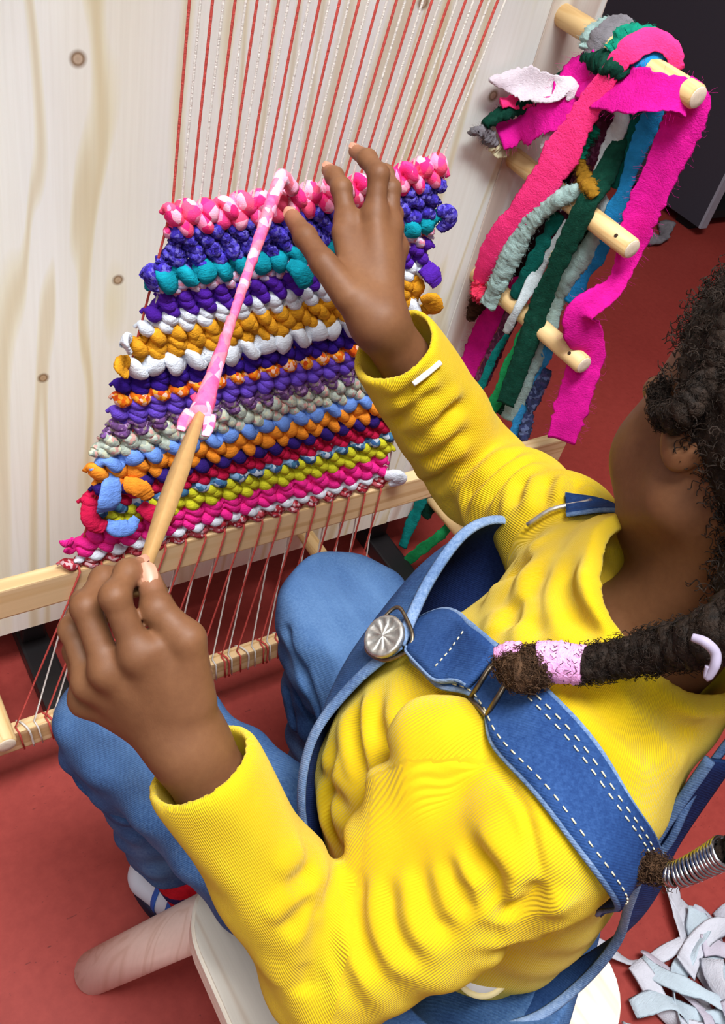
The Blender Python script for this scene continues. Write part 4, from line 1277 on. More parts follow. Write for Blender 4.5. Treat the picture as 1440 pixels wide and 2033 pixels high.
# ------------------------------------------------------------------ hair
def hair_mat(name, dark, light):
    m, nt, b = new_mat(name, 0.7, 0.2)
    f = noise(nt, coords(nt), 160, 4, 0.7)
    r = ramp(nt, [(0.3, dark), (0.75, light)]); nt.links.new(f, r.inputs[0]); nt.links.new(r.outputs[0], b.inputs['Base Color'])
    add_bump(nt, b, noise(nt, coords(nt), 700, 3, 0.7), 0.6, 0.002)
    return m
M_hair = hair_mat('dark_curly_hair', srgb(16, 11, 8), srgb(50, 36, 27))
M_hair_tip = hair_mat('brown_hair_ends', srgb(44, 28, 18), srgb(104, 74, 50))
M_pinkband = cloth_mat('pink_hair_wrap', srgb(238, 166, 218), 0.08)
M_lilac = plain_mat('lilac_hair_elastic', srgb(160, 150, 172), 0.6)
M_silver = metal_mat('silver_wire_wrap', srgb(206, 206, 210), 0.25)
def hair_region(P):
    q = (P - HEAD) @ HB
    return 0.75 * q[:, 1] - 0.66 * q[:, 2] - .004 + .006 * np.sin(q[:, 0] * 120)
def hair_base(P):
    d = ell(P, hp(0, -.016, .022), (.077, .092, .089), HB)
    d = smin(d, seg(P, hp(.010, -.075, -.050), hp(.030, -.060, -.085), .036, .022)[0], .02)
    return d
def hair_sdf(P):
    x, y, z = P[:, 0], P[:, 1], P[:, 2]
    d = hair_base(P) + .0022 * np.sin(310 * x + 90 * y) * np.sin(290 * y - 120 * z) * np.sin(300 * z + 60 * x)
    d = smax(d, hair_region(P), .012)
    nape = chain(P, [np.array((.402, .128, .842)), np.array((.398, .118, .800)), np.array((.412, .108, .772))], [.024, .022, .014], .02) + .0022 * np.sin(330 * x) * np.sin(310 * y) * np.sin(300 * z)
    d = smin(d, nape, .015)
    return np.maximum(d, -ell(P, hp(0, -.014, .018), (.066, .082, .078), HB))
hair = empty('hair', (0, 0, 0)); hair.parent = person
hair.matrix_parent_inverse = Matrix.Translation(-Vector(person.location))
V, F = sdf_mesh(hair_sdf, (.34, .05, .68), (.60, .33, .97), .0030, 3, 2.0)
o, HV = np_mesh('hair_cap', V, F, M_hair, None, 0); o.parent = hair
# springy curls all over the cap
hv = HV[rng.permutation(len(HV))]
hv = hv[(hair_base(hv.astype(float)) > -.02)][:4800].astype(float)
hg = grad(hair_base, hv, .003); hg /= np.linalg.norm(hg, axis=1)[:, None]
parts = []
for p, g in zip(hv, hg):
    t = rng.normal(size=3); t -= g * (t @ g); t /= np.linalg.norm(t); s = np.cross(g, t)
    L = rng.uniform(.006, .014); R0 = rng.uniform(.0012, .0026); turns = rng.uniform(1.2, 2.4)
    k = 14; a = np.linspace(0, turns * 2 * np.pi, k)
    ax = g * rng.uniform(.3, .8) + t * rng.uniform(.2, .9); ax /= np.linalg.norm(ax)
    u = np.cross(ax, s); u /= np.linalg.norm(u); w = np.cross(ax, u)
    P = p + ax * np.linspace(0, L, k)[:, None] + u * (np.cos(a) * R0)[:, None] + w * (np.sin(a) * R0)[:, None]
    parts.append(sweep_vf(P, .0003, None, 3, (0, 0, 1), None, False))
V, F = join_vf(parts)
me = bpy.data.meshes.new('curls'); me.from_pydata([tuple(map(float, v)) for v in V], [], F); me.update()
o = bpy.data.objects.new('curls', me); COL.objects.link(o); me.materials.append(M_hair); o.parent = hair; o['kind'] = 'stuff'

def fuzz(name, pts, rad, count, m, parent, L=.010, r=.0002):
    """short curly fibres standing off a path"""
    P0 = catmull(pts, 60); rr = interp(rad, 60); prt = []
    for _ in range(count):
        i = rng.integers(0, 59); d = rng.normal(size=3); d /= np.linalg.norm(d)
        a = P0[i] + d * rr[i] * .8; k = 7
        ax = d + rng.normal(0, .5, 3); ax /= np.linalg.norm(ax); s = np.cross(ax, rng.normal(size=3)); s /= np.linalg.norm(s); w = np.cross(ax, s)
        t = np.linspace(0, 1, k); l = L * rng.uniform(.4, 1)
        Q = a + ax * (t * l)[:, None] + s * (np.sin(t * 9) * .0018)[:, None] + w * (np.cos(t * 9) * .0018)[:, None]
        prt.append(sweep_vf(Q, r, None, 3, (0, 0, 1), None, False))
    V, F = join_vf(prt)
    o = mesh_raw(name, V, F, m, parent); o['kind'] = 'stuff'; return o
def mesh_raw(name, V, F, m, parent):
    me = bpy.data.meshes.new(name); me.from_pydata([tuple(map(float, v)) for v in V], [], [tuple(map(int, f)) for f in F]); me.update()
    me.polygons.foreach_set('use_smooth', [True] * len(me.polygons))
    o = bpy.data.objects.new(name, me); COL.objects.link(o); me.materials.append(m); o.parent = parent; return o
def braid(name, pts, rad, turns, m, parent, strands=2, n=150):
    """strands twisted round each other"""
    P0 = catmull(pts, n); rr = interp(rad, n); T, S, N = frames(P0)
    prt = []
    for k in range(strands):
        a = np.linspace(0, turns * 2 * np.pi, n) + k * 2 * np.pi / strands
        Q = P0 + S * (np.cos(a) * rr * .52)[:, None] + N * (np.sin(a) * rr * .52)[:, None]
        prt.append(sweep_vf(Q, rr * .60 * (1 + .10 * np.sin(np.linspace(0, turns * 19, n))), None, 9, (0, 0, 1), None, True, .0007))
    V, F = join_vf(prt)
    return mesh_raw(name, V, F, m, parent)

bA = [(.3760,.1000,.8190), (.3600,.1060,.8080), (.3463,.1133,.7879), (.3434,.1239,.7692), (.3341,.1368,.7491), (.3213,.1476,.7353), (.3110,.1613,.7269), (.3024,.1695,.7197), (.2969,.1782,.7138)]
br = braid('braid', bA, [.020, .017, .0135, .0115, .0100, .0092, .0088, .0084, .006], 12, M_hair, hair)
fuzz('braid_fuzz', bA, [.022, .018, .015, .0135, .0118, .0105, .0095, .009, .007], 3800, M_hair, br, .006)
def sub_tube(name, pts, r, m, parent, n=30, sides=10, jit=0.0):
    P = catmull(pts, n); V, F = sweep_vf(P, interp(r, n), None, sides, (0, 0, 1), None, True, jit); return mesh_raw(name, V, F, m, parent)
sub_tube('hair_wrap', bA[5:7] + [tuple(np.array(bA[6]) * .7 + np.array(bA[7]) * .3)], [.0108, .0116, .0112], M_pinkband, br, 24, 12, .0003)
sub_tube('hair_wrap', [(.3010,.1735,.7270), (.2975,.1765,.7230), (.2925,.1810,.7170)], [.0052, .0060, .0042], M_pinkband, br, 16, 10, .0003)
sub_tube('curl_end', [(.3049,.1601,.7258), (.2984,.1650,.7206), (.2951,.1728,.7170)], [.0085, .0125, .0085], M_hair_tip, br, 20, 12, .0008)
fuzz('curl_fuzz', [(.3049,.1601,.7258), (.2984,.1650,.7206), (.2951,.1728,.7170)], [.009, .013, .009], 1500, M_hair_tip, br, .006)
sub_tube('hair_elastic', [(.3259,.1117,.8012), (.3280,.1064,.8029), (.3308,.1008,.8005), (.3294,.0969,.7964), (.3274,.0954,.7894), (.3285,.0985,.7940)], [.0020, .0026, .0026, .0024, .0020, .0018], M_lilac, br, 40)
bB = [(.372,.070,.800), (.345,.045,.765), (.3336,.0388,.7121), (.3312,.0411,.6975), (.3260,.0446,.6818), (.3240,.0485,.6760), (.3226,.0547,.6727), (.3170,.0615,.6650)]
br2 = braid('braid', bB, [.012, .009, .0058, .0052, .0047, .0044, .0042, .0028], 7, M_hair, hair)
P0 = catmull(bB[2:6], 220); T, S, N = frames(P0); a = np.linspace(0, 14 * 2 * np.pi, 220)
rr = interp([.0072, .0066, .0060, .0054], 220)
V, F = sweep_vf(P0 + S * (np.cos(a) * rr)[:, None] + N * (np.sin(a) * rr)[:, None], .0013, None, 6)
mesh_raw('wire_wrap', V, F, M_silver, br2)
fuzz('braid_fuzz', bB[5:], [.005, .0055, .004], 700, M_hair_tip, br2, .007)
bC = [(.4130,.2150,.9000), (.3985,.2085,.8830), (.3945,.2055,.8730), (.3845,.2015,.8620), (.3800,.2030,.8500), (.3945,.2180,.8350), (.4015,.2300,.8365), (.4070,.2365,.8410)]
br3 = braid('twist', bC, [.012, .010, .0088, .0080, .0076, .0070, .0062, .0040], 11, M_hair, hair)
fuzz('braid_fuzz', bC, [.013, .011, .010, .009, .0085, .008, .007, .006], 1800, M_hair, br3, .005)

# ------------------------------------------------------------------ socks and shoes
M_sock = cloth_mat('red_sock', srgb(206, 30, 48), 0.15)
M_sock_stripe = cloth_mat('navy_sock_stripe', srgb(44, 40, 92), 0.12)
M_shoe = plain_mat('white_trainer', srgb(206, 216, 230), 0.5, 0.4, 0.06)
M_shoe_stripe = plain_mat('blue_trainer_stripe', srgb(44, 92, 182), 0.5)
M_sole = plain_mat('dark_sole', srgb(34, 30, 52), 0.7)
def shoe(ank, toe_dir, name='shoe'):
    t = np.array((toe_dir[0], toe_dir[1], 0.0)); t /= np.linalg.norm(t); B = basis(t, (0, 0, 1))
    heel = np.array((ank[0], ank[1], 0.0)) - t * .045
    def pt(l, f, u): return heel + B @ np.array((l, f, u))
    def upper(P):
        d = chain(P, [pt(0, .030, .045), pt(0, .085, .038), pt(.004, .140, .030)], [.030, .031, .027], .02)
        d = smin(d, seg(P, pt(0, .032, .045), pt(0, .038, .078), .030, .029)[0], .015)
        d = smax(d, -(P[:, 2] - .014), .004)
        d = smax(d, P[:, 2] - .088, .003)
        return np.maximum(d, -seg(P, pt(0, .038, .06), pt(0, .040, .12), .024, .026)[0])
    V, F = sdf_mesh(upper, heel - .1, heel + np.array((.2, .2, .1)) + .1, .0024, 3, 1.6)
    o, _ = np_mesh(name, V, F, M_shoe, person, 1)
    # sole follows the outline
    nseg = 40; ring = []
    for k in range(nseg):
        a = k / nseg * 2 * math.pi; f = .083 + .088 * math.cos(a); w = (.033 + .004 * math.cos(a)) * math.sin(a)
        ring.append((w, f))
    V, F = [], []
    for z, s in ((0.0, .98), (.004, 1.0), (.017, 1.0), (.020, .96)):
        for (w, f) in ring: V.append(pt(w * s, .083 + (f - .083) * s, z))
    for r in range(3):
        for k in range(nseg): F.append((r * nseg + k, r * nseg + (k + 1) % nseg, (r + 1) * nseg + (k + 1) % nseg, (r + 1) * nseg + k))
    F.append(tuple(reversed(range(nseg)))); F.append(tuple(range(3 * nseg, 4 * nseg)))
    mesh_raw('sole', V, F, M_sole, o)
    for f0 in (.098, .122, .074):
        arc = [pt(.034 * math.cos(a), f0 - .010 * abs(math.cos(a)), .022 + .044 * math.sin(a)) for a in np.linspace(0.0, math.pi, 15)]
        arc = onto(upper, np.array(arc), .0006)
        V, F = sweep_vf(arc, .0045, .0010, 8, (0, 0, 1)); mesh_raw('stripe', V, F, M_shoe_stripe, o)
    return o
def sock(ank, base):
    a = np.array(ank); b = np.array(base)
    V, F = sweep_vf(catmull([tuple(a + (a - b) * .3), tuple(a), tuple(b)], 20), interp([.036, .037, .032], 20), None, 20)
    o = mesh_obj('sock', V, F, M_sock, person)
    P = a + (b - a) * .45
    d = (b - a) / np.linalg.norm(b - a)
    V, F = sweep_vf(np.array([P - d * .006, P, P + d * .006]), .0362, None, 20, cap=False); mesh_raw('sock_stripe', V, F, M_sock_stripe, o)
sock(ANK_L + np.array((.002, -.002, -.008)), (.255, .350, .055)); shoe((.262, .330), (-.42, .90))
sock(ANK_R + np.array((0, .004, -.004)), (.418, .352, .050)); shoe((.419, .352), (.10, .99))

# white hair clip pinned to the turned-back right cuff
M_clip = plain_mat('white_clip', srgb(244, 244, 244), 0.25, 0.6)
cp = onto(sweater_sdf, np.array([(.3935,.4192,.7109), (.4058,.4189,.7167), (.4160,.4200,.7231)]), .0022)
clip = tube('cuff_clip', cp, [.0022, .0024, .0022], M_clip, person, None, 16, 10)
# ------------------------------------------------------------------ stick shuttle and the strip tied to it
M_stick = plain_mat('shuttle_wood', srgb(178, 138, 88), 0.55, 0.3, 0.16, 220)
sT, sB = np.array((.2112,.3977,.7465)), np.array((.1301,.2904,.7374))
d_ = (sT - sB); d_ /= np.linalg.norm(d_)
stick = tube('weaving_stick', [sB - d_ * .016, sB, sB + d_ * .035, sB + d_ * .075, sT - d_ * .02, sT], [.0026, .0036, .0052, .0056, .0040, .0026], M_stick, None, [.0022, .0030, .0042, .0044, .0032, .0020], 40, 12, (-.5, -.3, .8), [.5, .5, .6, .7, .7, .7], 0, .38)
tag(stick, 'flat tapered wooden weaving stick pinched between thumb and forefinger', 'stick')
M_tie = multi_mat('pink_tie_print', [srgb(246, 50, 130), srgb(250, 120, 140), srgb(252, 180, 212), srgb(246, 100, 116), srgb(240, 36, 122), srgb(252, 206, 228)], 120)
tie = tube('fabric_strip', [(.372,.590,.778), (.358,.586,.792), (.349,.577,.789), (.300,.514,.773), (.255,.455,.760), tuple(sT + d_ * .004), tuple(sT - d_ * .012)],
           [.0060, .0062, .0052, .0042, .0040, .0050, .0070], M_tie, None, [.0050, .0050, .0040, .0032, .0030, .0046, .0076], 70, 10, (-.4, -.5, .7), None, .00025)
tag(tie, 'pink and white patterned strip stretched taut from rug top to wooden stick', 'fabric strip')
for s in (-1, 1):
    q = sT - d_ * .010
    side = np.cross(d_, (0, 0, 1)); side /= np.linalg.norm(side)
    tube('strip_tail', [tuple(q + side * s * .006), tuple(q - d_ * .010 + side * s * .0075), tuple(q - d_ * .018 + side * s * .0075)], [.0040, .0040, .0026], M_tie, tie, [.0016, .0014, .0010], 16, 8, (-.4, -.5, .7))
RAGS = [
    ('wide magenta strip draped over the top peg and hanging past the lower pegs', 'magenta', [0.016, 0.02, 0.022, 0.02, 0.019, 0.018, 0.017, 0.01, 0.014, 0.023, 0.018, 0.019, 0.019], 0.0022,
     [(0.775,0.7107,0.8196),(0.762,0.6542,0.8298),(0.76,0.6025,0.8461),(0.775,0.5794,0.8532),(0.797,0.5798,0.8407),(0.8,0.5812,0.7813),(0.8,0.582,0.7252),(0.802,0.5778,0.6856),(0.792,0.5709,0.647),(0.762,0.5766,0.6116),(0.8,0.5713,0.5604),(0.802,0.5663,0.5154),(0.803,0.5555,0.4337)]),
    ('hot pink strip slanting from the top peg down to the lowest peg', 'hotpink', [0.008, 0.01, 0.012, 0.015, 0.018, 0.018, 0.017, 0.018, 0.017, 0.008], 0.002,
     [(0.795,0.6093,0.8647),(0.787,0.6176,0.8801),(0.775,0.6362,0.8823),(0.757,0.6467,0.8641),(0.752,0.6596,0.8176),(0.748,0.6682,0.7695),(0.744,0.68,0.7134),(0.742,0.7028,0.6464),(0.745,0.7221,0.5919),(0.752,0.7333,0.5597)]),
    ('white cloth scrap pointing at the board beside the top peg', 'palewhite', [0.002, 0.012, 0.018, 0.013, 0.007], 0.0016,
     [(0.6863,0.747,0.8009),(0.7285,0.747,0.7973),(0.745,0.7173,0.8025),(0.755,0.6992,0.8129),(0.76,0.6916,0.8041)]),
    ('short white strip hanging below the white scrap', 'palewhite', [0.008, 0.01, 0.009], 0.0016,
     [(0.762,0.706,0.7928),(0.757,0.7008,0.7709),(0.755,0.7006,0.7432)]),
    ('dark green woolly strip curling out beside the magenta flap', 'darkgreen', [0.006, 0.008, 0.008, 0.008, 0.009, 0.008], 0.005,
     [(0.6979,0.747,0.753),(0.711,0.747,0.7615),(0.7327,0.747,0.7704),(0.752,0.7391,0.779),(0.764,0.7177,0.8169),(0.766,0.6921,0.8469)]),
    ('short magenta flap folded beside the top peg', 'magenta', [0.014, 0.018, 0.018, 0.016, 0.018, 0.016], 0.002,
     [(0.7252,0.747,0.7388),(0.744,0.7408,0.7496),(0.746,0.7145,0.7717),(0.752,0.7012,0.7897),(0.762,0.6988,0.8243),(0.765,0.6824,0.8457)]),
    ('small pink strip end under the white scrap', 'hotpink', [0.005, 0.01, 0.01], 0.002,
     [(0.7123,0.747,0.7761),(0.7434,0.747,0.7796),(0.757,0.7331,0.7896)]),
    ('mint green woolly strip wound round the top peg near the board', 'mint', [0.008, 0.01, 0.01, 0.008], 0.005,
     [(0.798,0.6891,0.8609),(0.785,0.6983,0.8693),(0.77,0.7057,0.8653),(0.762,0.7011,0.8494)]),
    ('grey lilac strip looped over the top peg', 'greylilac', [0.01, 0.013, 0.013, 0.01], 0.003,
     [(0.798,0.674,0.8664),(0.785,0.6861,0.8747),(0.768,0.6899,0.8662),(0.762,0.6959,0.8445)]),
    ('sea green knitted strip looped over the top peg', 'seagreen', [0.009, 0.011, 0.011, 0.009], 0.006,
     [(0.797,0.6416,0.8675),(0.786,0.656,0.879),(0.77,0.6636,0.8758),(0.76,0.6657,0.8593)]),
    ('thin white strip crossing the top peg', 'white', [0.004, 0.005, 0.005], 0.002,
     [(0.79,0.6545,0.8759),(0.768,0.6547,0.8706),(0.762,0.6749,0.8582)]),
    ('bright blue strip folded over the top peg', 'blue', [0.01, 0.012, 0.012, 0.01], 0.0028,
     [(0.797,0.6189,0.8657),(0.786,0.627,0.8729),(0.768,0.6406,0.8656),(0.76,0.6556,0.8512)]),
    ('bright blue strip hanging straight from the top peg', 'blue', [0.01, 0.011, 0.011, 0.011, 0.011, 0.01, 0.008], 0.0026,
     [(0.802,0.6326,0.8604),(0.803,0.6231,0.8222),(0.803,0.6219,0.7725),(0.803,0.6169,0.7241),(0.803,0.6171,0.6819),(0.803,0.624,0.633),(0.803,0.6288,0.5893)]),
    ('dark green knot of cloth on the top peg', 'darkgreen', [0.009, 0.013, 0.012, 0.008], 0.008,
     [(0.764,0.6885,0.8444),(0.758,0.6694,0.8497),(0.758,0.6516,0.8518),(0.764,0.6433,0.8464)]),
    ('dark green strip running from the top peg across the middle peg', 'darkgreen', [0.01, 0.012, 0.012, 0.012, 0.011, 0.011, 0.012, 0.012, 0.012, 0.012], 0.004,
     [(0.785,0.6624,0.8314),(0.795,0.6533,0.8249),(0.797,0.6468,0.7884),(0.782,0.6332,0.7515),(0.762,0.6247,0.7276),(0.76,0.6262,0.6989),(0.764,0.6338,0.6448),(0.768,0.6396,0.5874),(0.768,0.6363,0.5322),(0.77,0.6345,0.4389)]),
    ('emerald strip hanging beside the bright blue strip', 'emerald', [0.009, 0.01, 0.01, 0.009], 0.003,
     [(0.804,0.6404,0.8302),(0.804,0.6413,0.8066),(0.804,0.6359,0.7715),(0.804,0.6328,0.7322)]),
    ('ragged grey white strip hanging under the top peg', 'greywhite', [0.006, 0.009, 0.008, 0.009, 0.008, 0.006], 0.003,
     [(0.79,0.6668,0.8168),(0.79,0.6474,0.8016),(0.79,0.6481,0.7773),(0.788,0.6439,0.7517),(0.797,0.6446,0.7221),(0.8,0.6265,0.7075)]),
    ('pale mint woolly strip hanging from the middle peg', 'mint', [0.01, 0.012, 0.011, 0.011, 0.011, 0.011, 0.011], 0.0055,
     [(0.797,0.6232,0.6974),(0.796,0.6272,0.6643),(0.792,0.6359,0.624),(0.797,0.6447,0.5871),(0.798,0.6423,0.5453),(0.796,0.6395,0.4785),(0.796,0.6416,0.4001)]),
    ('near-black strip hanging behind the hot pink strip', 'black', [0.012, 0.018, 0.02, 0.02, 0.018, 0.016, 0.01], 0.003,
     [(0.793,0.6844,0.8042),(0.795,0.689,0.7696),(0.795,0.6957,0.7264),(0.797,0.7054,0.6787),(0.797,0.7162,0.6327),(0.797,0.7335,0.5722),(0.797,0.7462,0.5159)]),
    ('maroon speckled strip hanging among the dark strips', 'plum', [0.009, 0.01, 0.01, 0.01, 0.01, 0.01], 0.0045,
     [(0.799,0.6785,0.8013),(0.8,0.6733,0.7654),(0.801,0.6803,0.7158),(0.801,0.6904,0.6347),(0.801,0.706,0.5103),(0.801,0.7151,0.4054)]),
    ('teal strip end knotted to a mustard one', 'seagreen', [0.006, 0.007, 0.006], 0.0045,
     [(0.782,0.6677,0.7822),(0.778,0.6725,0.7693),(0.776,0.6701,0.7499)]),
    ('mustard strip end caught on the middle peg', 'mustard', [0.006, 0.007, 0.008, 0.006], 0.0045,
     [(0.776,0.6691,0.7481),(0.774,0.6559,0.7381),(0.76,0.6281,0.7373),(0.762,0.6188,0.7317)]),
    ('pale mint woolly strip looping from middle peg to lowest peg', 'mint', [0.007, 0.009, 0.01, 0.01, 0.012, 0.012, 0.012, 0.009], 0.0065,
     [(0.775,0.6441,0.7261),(0.76,0.647,0.7232),(0.755,0.6669,0.6986),(0.753,0.6823,0.6724),(0.751,0.6907,0.6394),(0.75,0.6953,0.6091),(0.751,0.6999,0.5801),(0.754,0.7061,0.5436)]),
    ('deep teal strip beside the looping mint strip', 'emerald', [0.008, 0.009, 0.009, 0.008], 0.003,
     [(0.772,0.6661,0.6857),(0.772,0.6726,0.6475),(0.772,0.6782,0.6044),(0.772,0.687,0.564)]),
    ('narrow white strip hanging between deep teal and dark green', 'greywhite', [0.006, 0.007, 0.007, 0.006, 0.005], 0.0025,
     [(0.778,0.6519,0.6835),(0.778,0.6637,0.639),(0.776,0.6684,0.6064),(0.758,0.6614,0.568),(0.762,0.6697,0.5255)]),
    ('thin cream cord with a red tip', 'cream', [0.004, 0.0045, 0.004], 0.0035,
     [(0.772,0.6368,0.6922),(0.772,0.6472,0.6554),(0.772,0.6523,0.6364)]),
    ('broad dark green strip hanging past the lowest peg', 'darkgreen', [0.012, 0.014, 0.014, 0.014, 0.014], 0.003,
     [(0.79,0.6441,0.6928),(0.792,0.6528,0.6239),(0.798,0.6579,0.5788),(0.8,0.6536,0.511),(0.8,0.6552,0.3945)]),
    ('magenta strip hanging below the lowest peg by the board', 'magenta', [0.012, 0.014, 0.015, 0.014, 0.012], 0.0022,
     [(0.803,0.7277,0.5713),(0.803,0.7364,0.5212),(0.803,0.744,0.4689),(0.801,0.747,0.4083),(0.7999,0.747,0.3548)]),
    ('bright green strip hanging from the lowest peg', 'green', [0.007, 0.009, 0.009, 0.009, 0.007], 0.003,
     [(0.778,0.6519,0.5459),(0.776,0.6536,0.5114),(0.776,0.6549,0.4633),(0.776,0.6579,0.4153),(0.776,0.6617,0.3819)]),
    ('narrow teal strip hanging by the purple tweed', 'teal', [0.004, 0.005, 0.005, 0.005], 0.0025,
     [(0.785,0.686,0.5069),(0.785,0.6941,0.4738),(0.785,0.697,0.4348),(0.785,0.7001,0.3895)]),
    ('sky blue strip hanging low beside pale mint', 'skyblue', [0.008, 0.009, 0.009, 0.009, 0.008], 0.0028,
     [(0.803,0.6297,0.5246),(0.803,0.6345,0.4768),(0.803,0.6323,0.4332),(0.803,0.6284,0.3843),(0.803,0.6264,0.3588)]),
    ('navy speckled strip hanging beside the sky blue strip', 'navymix', [0.007, 0.008, 0.008, 0.007], 0.0045,
     [(0.806,0.6205,0.4943),(0.806,0.6226,0.4484),(0.806,0.6169,0.4017),(0.806,0.6089,0.3682)]),
    ('dark brown tuft knotted at the lowest peg', 'brown', [0.007, 0.011, 0.01, 0.006], 0.007,
     [(0.762,0.7448,0.5515),(0.764,0.7342,0.5341),(0.764,0.7362,0.5155),(0.764,0.7373,0.5018)]),
    ('small coral knot at the end of the hot pink strip', 'coral', [0.004, 0.01, 0.009, 0.003], 0.006,
     [(0.754,0.7364,0.5605),(0.752,0.7291,0.5514),(0.752,0.7191,0.5467),(0.752,0.7122,0.5437)]),
    ('grey frayed tuft poking out toward the board', 'greylilac', [0.004, 0.007, 0.006], 0.0045,
     [(0.6815,0.747,0.7457),(0.6995,0.747,0.7452),(0.7214,0.747,0.7298)]),
    ('cream strip end tucked under the magenta flap', 'cream', [0.006, 0.008, 0.006], 0.0035,
     [(0.7184,0.747,0.7299),(0.7318,0.747,0.7225),(0.7435,0.747,0.7232)]),
    ('teal strip hanging beside the board bottom corner', 'teal', [0.008, 0.01, 0.01, 0.006], 0.0028,
     [(0.8,0.747,0.1759),(0.7985,0.747,0.1293),(0.7938,0.747,0.084),(0.7939,0.747,0.0413)]),
    ('dark green strip end bunched by the board bottom corner', 'darkgreen', [0.01, 0.012, 0.01], 0.004,
     [(0.815,0.7276,0.1922),(0.815,0.7347,0.1525),(0.815,0.7453,0.1115)]),
    ('bright green strip curling down to the red floor', 'green', [0.006, 0.008, 0.009, 0.008, 0.006], 0.0024,
     [(0.84,0.7044,0.1444),(0.815,0.6933,0.12),(0.8,0.7127,0.0654),(0.7913,0.7315,0.008),(0.7641,0.7119,0.008)]),
]
# ------------------------------------------------------------------ rag strips on the pegs
RC = dict(
    magenta=cloth_mat('magenta_fleece', srgb(216, 20, 146), 0.12, 60), hotpink=cloth_mat('hot_pink_cotton', srgb(255, 56, 132), 0.08, 50),
    palewhite=cloth_mat('pinkish_white_cotton', srgb(226, 214, 224), 0.06), white=cloth_mat('white_cotton', srgb(220, 226, 236), 0.06),
    greywhite=cloth_mat('grey_white_cotton', srgb(190, 200, 204), 0.10), mint=cloth_mat('mint_wool', srgb(160, 188, 184), 0.14, 160),
    greylilac=cloth_mat('grey_lilac_cotton', srgb(128, 124, 130), 0.14), darkgreen=cloth_mat('bottle_green_wool', srgb(10, 62, 48), 0.25, 120),
    seagreen=cloth_mat('sea_green_wool', srgb(14, 138, 112), 0.2, 120), emerald=cloth_mat('deep_teal_cotton', srgb(6, 92, 84), 0.2),
    blue=cloth_mat('bright_blue_cotton', srgb(34, 134, 196), 0.14), skyblue=cloth_mat('sky_blue_cotton', srgb(52, 146, 206), 0.2),
    black=cloth_mat('black_maroon_cotton', srgb(34, 12, 22), 0.3), green=cloth_mat('bright_green_cotton', srgb(28, 148, 84), 0.16),
    teal=cloth_mat('teal_cotton', srgb(10, 128, 124), 0.18), mustard=cloth_mat('mustard_cord', srgb(150, 108, 28), 0.2), cream=cloth_mat('cream_cord', srgb(214, 206, 170), 0.14),
    brown=cloth_mat('dark_brown_wool', srgb(60, 34, 22), 0.25), coral=cloth_mat('coral_cotton', srgb(238, 60, 96), 0.14),
    plum=multi_mat('maroon_tweed', [srgb(70, 20, 48), srgb(96, 34, 66), srgb(40, 14, 30), srgb(126, 70, 104)], 220),
    navymix=multi_mat('navy_tweed', [srgb(34, 40, 84), srgb(62, 52, 96), srgb(24, 26, 50), srgb(96, 110, 150)], 220))
def fringe(P, T, W, count, m, parent, L=.012):
    prt = []
    for _ in range(count):
        i = rng.integers(1, len(P) - 1); s = rng.choice((-1, 1))
        a = P[i] + W[i] * s; d = W[i] * s; d = d / (np.linalg.norm(d) + 1e-9) + rng.normal(0, .5, 3) + np.array((0, 0, -.5))
        d /= np.linalg.norm(d); l = L * rng.uniform(.3, 1)
        prt.append(sweep_vf(np.array([a - d * .001, a + d * l * .5 + rng.normal(0, .0008, 3), a + d * l]), .00009, None, 3, (0.3, 0.2, 1), None, False))
    V, F = join_vf(prt); o = mesh_obj('frayed_edge', V, F, m, parent); o['kind'] = 'stuff'; return o
for label, col, hw, th, pts in RAGS:
    n = max(40, 11 * len(pts))
    P = catmull(pts, n); w = interp(hw, n) * (1 + .13 * np.interp(np.linspace(0, 1, n), np.linspace(0, 1, 14), rng.normal(size=14)) + .05 * rng.normal(size=n))
    woolly = th > .004
    t = np.full(n, th) * (1 + (.18 if woolly else .05) * np.interp(np.linspace(0, 1, n), np.linspace(0, 1, 20), rng.normal(size=20)))
    T, S, N = frames(P, (-.70, -.55, .45))
    # keep the broad side turned to the room
    up = np.array((-.70, -.55, .45)); Nn = up - T * (T @ up)[:, None]; Nn /= np.linalg.norm(Nn, axis=1)[:, None]; Ss = np.cross(T, Nn)
    a = np.arange(14) / 14 * 2 * np.pi; ca, sa = np.cos(a), np.sin(a)
    curl = np.interp(np.linspace(0, 1, n), np.linspace(0, 1, 6), rng.uniform(-.25, .35, 6))
    V = P[:, None] + Ss[:, None] * (ca[None, :, None] * w[:, None, None]) + Nn[:, None] * ((sa[None, :] * t[:, None] + (curl * w)[:, None] * (ca ** 2)[None] + .10 * w[:, None] * np.sin(3 * ca[None] + np.linspace(0, 9, n)[:, None]))[..., None])
    V = V + rng.normal(0, .0007 if woolly else .00022, V.shape)
    V = V.reshape(-1, 3); k = 14
    F = [(i * k + j, i * k + (j + 1) % k, (i + 1) * k + (j + 1) % k, (i + 1) * k + j) for i in range(n - 1) for j in range(k)]
    F += [tuple(reversed(range(k))), tuple(range((n - 1) * k, n * k))]
    V[:, 1] = np.minimum(V[:, 1], PY - .0015); V[:, 2] = np.maximum(V[:, 2], .002)
    o = tag(mesh_obj('fabric_strip', V, F, RC[col]), label, 'fabric strip', 'rag strips on the loom pegs')
    if col in ('magenta',) or woolly:
        fringe(P, T, Ss * w[:, None], 240 if col == 'magenta' and len(pts) > 9 else 110, RC[col], o, .011 if col == 'magenta' else .005)

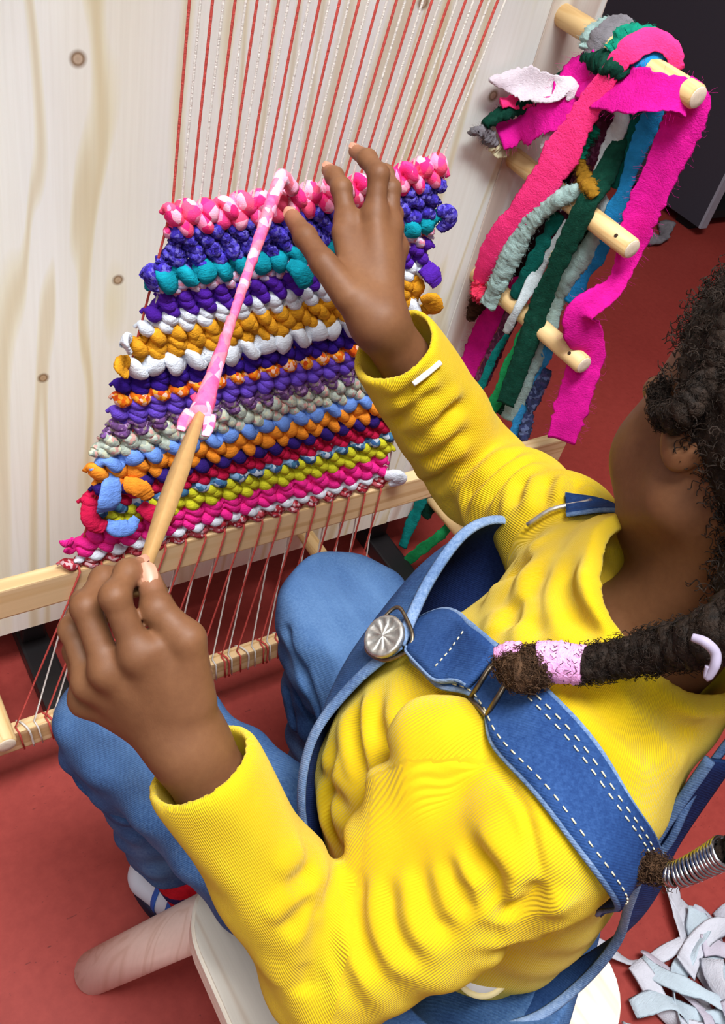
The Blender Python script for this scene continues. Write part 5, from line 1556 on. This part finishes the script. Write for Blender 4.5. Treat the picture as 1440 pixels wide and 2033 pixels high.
# ------------------------------------------------------------------ heap of white strips on the floor
M_heap = [cloth_mat('white_rag', srgb(200, 200, 210), 0.07, 40), cloth_mat('pale_grey_rag', srgb(180, 180, 192), 0.08, 40), cloth_mat('lilac_white_rag', srgb(196, 188, 202), 0.07, 40), cloth_mat('bluish_white_rag', srgb(184, 198, 208), 0.07, 40)]
hr = np.random.default_rng(5)
def heap_strip(cx, cy, ang, L, z, w, bend, m):
    n = 26; t = np.linspace(-.5, .5, n)
    a = ang + bend * t + .35 * np.sin(t * 7 + hr.uniform(0, 6))
    x = np.cumsum(np.cos(a)) * L / n; y = np.cumsum(np.sin(a)) * L / n
    x += cx - x.mean(); y += cy - y.mean()
    zz = z * np.exp(-(((x - .80) / .14) ** 2 + ((y + .085) / .13) ** 2)) + .006 + .008 * (1 + np.sin(t * hr.uniform(5, 11) + hr.uniform(0, 6)))
    P = np.stack([x, y, zz], 1)
    wv = w * (1 + .18 * np.interp(t, np.linspace(-.5, .5, 8), hr.normal(size=8)))
    tw = np.interp(t, np.linspace(-.5, .5, 4), hr.normal(0, .7, 4))
    V, F = sweep_vf(P, wv, .0018, 10, (0, 0, 1), tw, True, .0003)
    V[:, 2] = np.maximum(V[:, 2], .001)
    return mesh_obj('white_fabric_strip', V, F, m)
for i in range(46):
    r_ = .135 * math.sqrt(hr.uniform(0, 1)); th = hr.uniform(0, 2 * math.pi)
    o = heap_strip(.80 + r_ * math.cos(th), -.085 + r_ * .9 * math.sin(th), hr.uniform(0, math.pi), hr.uniform(.13, .25), hr.uniform(.0, .055), hr.uniform(.009, .0155), hr.normal(0, .9), M_heap[i % 4])
    tag(o, ('plain white', 'pale grey', 'lilac white', 'bluish white')[i % 4] + ' fabric strip in the loose heap on the red floor', 'fabric strip', ('plain white', 'pale grey', 'lilac white', 'bluish white')[i % 4] + ' strips heaped on the floor')
o = heap_strip(.735, .060, -.45, .17, .0, .009, .3, M_heap[0]); tag(o, 'long white fabric strip trailing from the heap toward the stool', 'fabric strip')
# grey rags under the cabinet corner
for i, (x, y, a) in enumerate(((2.22, 1.66, .3), (2.24, 1.76, -.4), (2.14, 1.72, .9), (2.26, 1.60, .1))):
    n = 24; t = np.linspace(-.5, .5, n); ang = a + 1.6 * t
    P = np.stack([x + np.cumsum(np.cos(ang)) * .26 / n - .12, y + np.cumsum(np.sin(ang)) * .26 / n, .014 + .010 * np.sin(t * 9 + i)], 1)
    V, F = sweep_vf(P, .026, .010, 10, (0, 0, 1), np.sin(t * 6), True, .002); V[:, 2] = np.maximum(V[:, 2], .001)
    tag(mesh_obj('grey_rag', V, F, RC['greylilac']), 'crumpled grey rag on the floor before the charcoal cabinet', 'rag', 'grey rags by the cabinet')
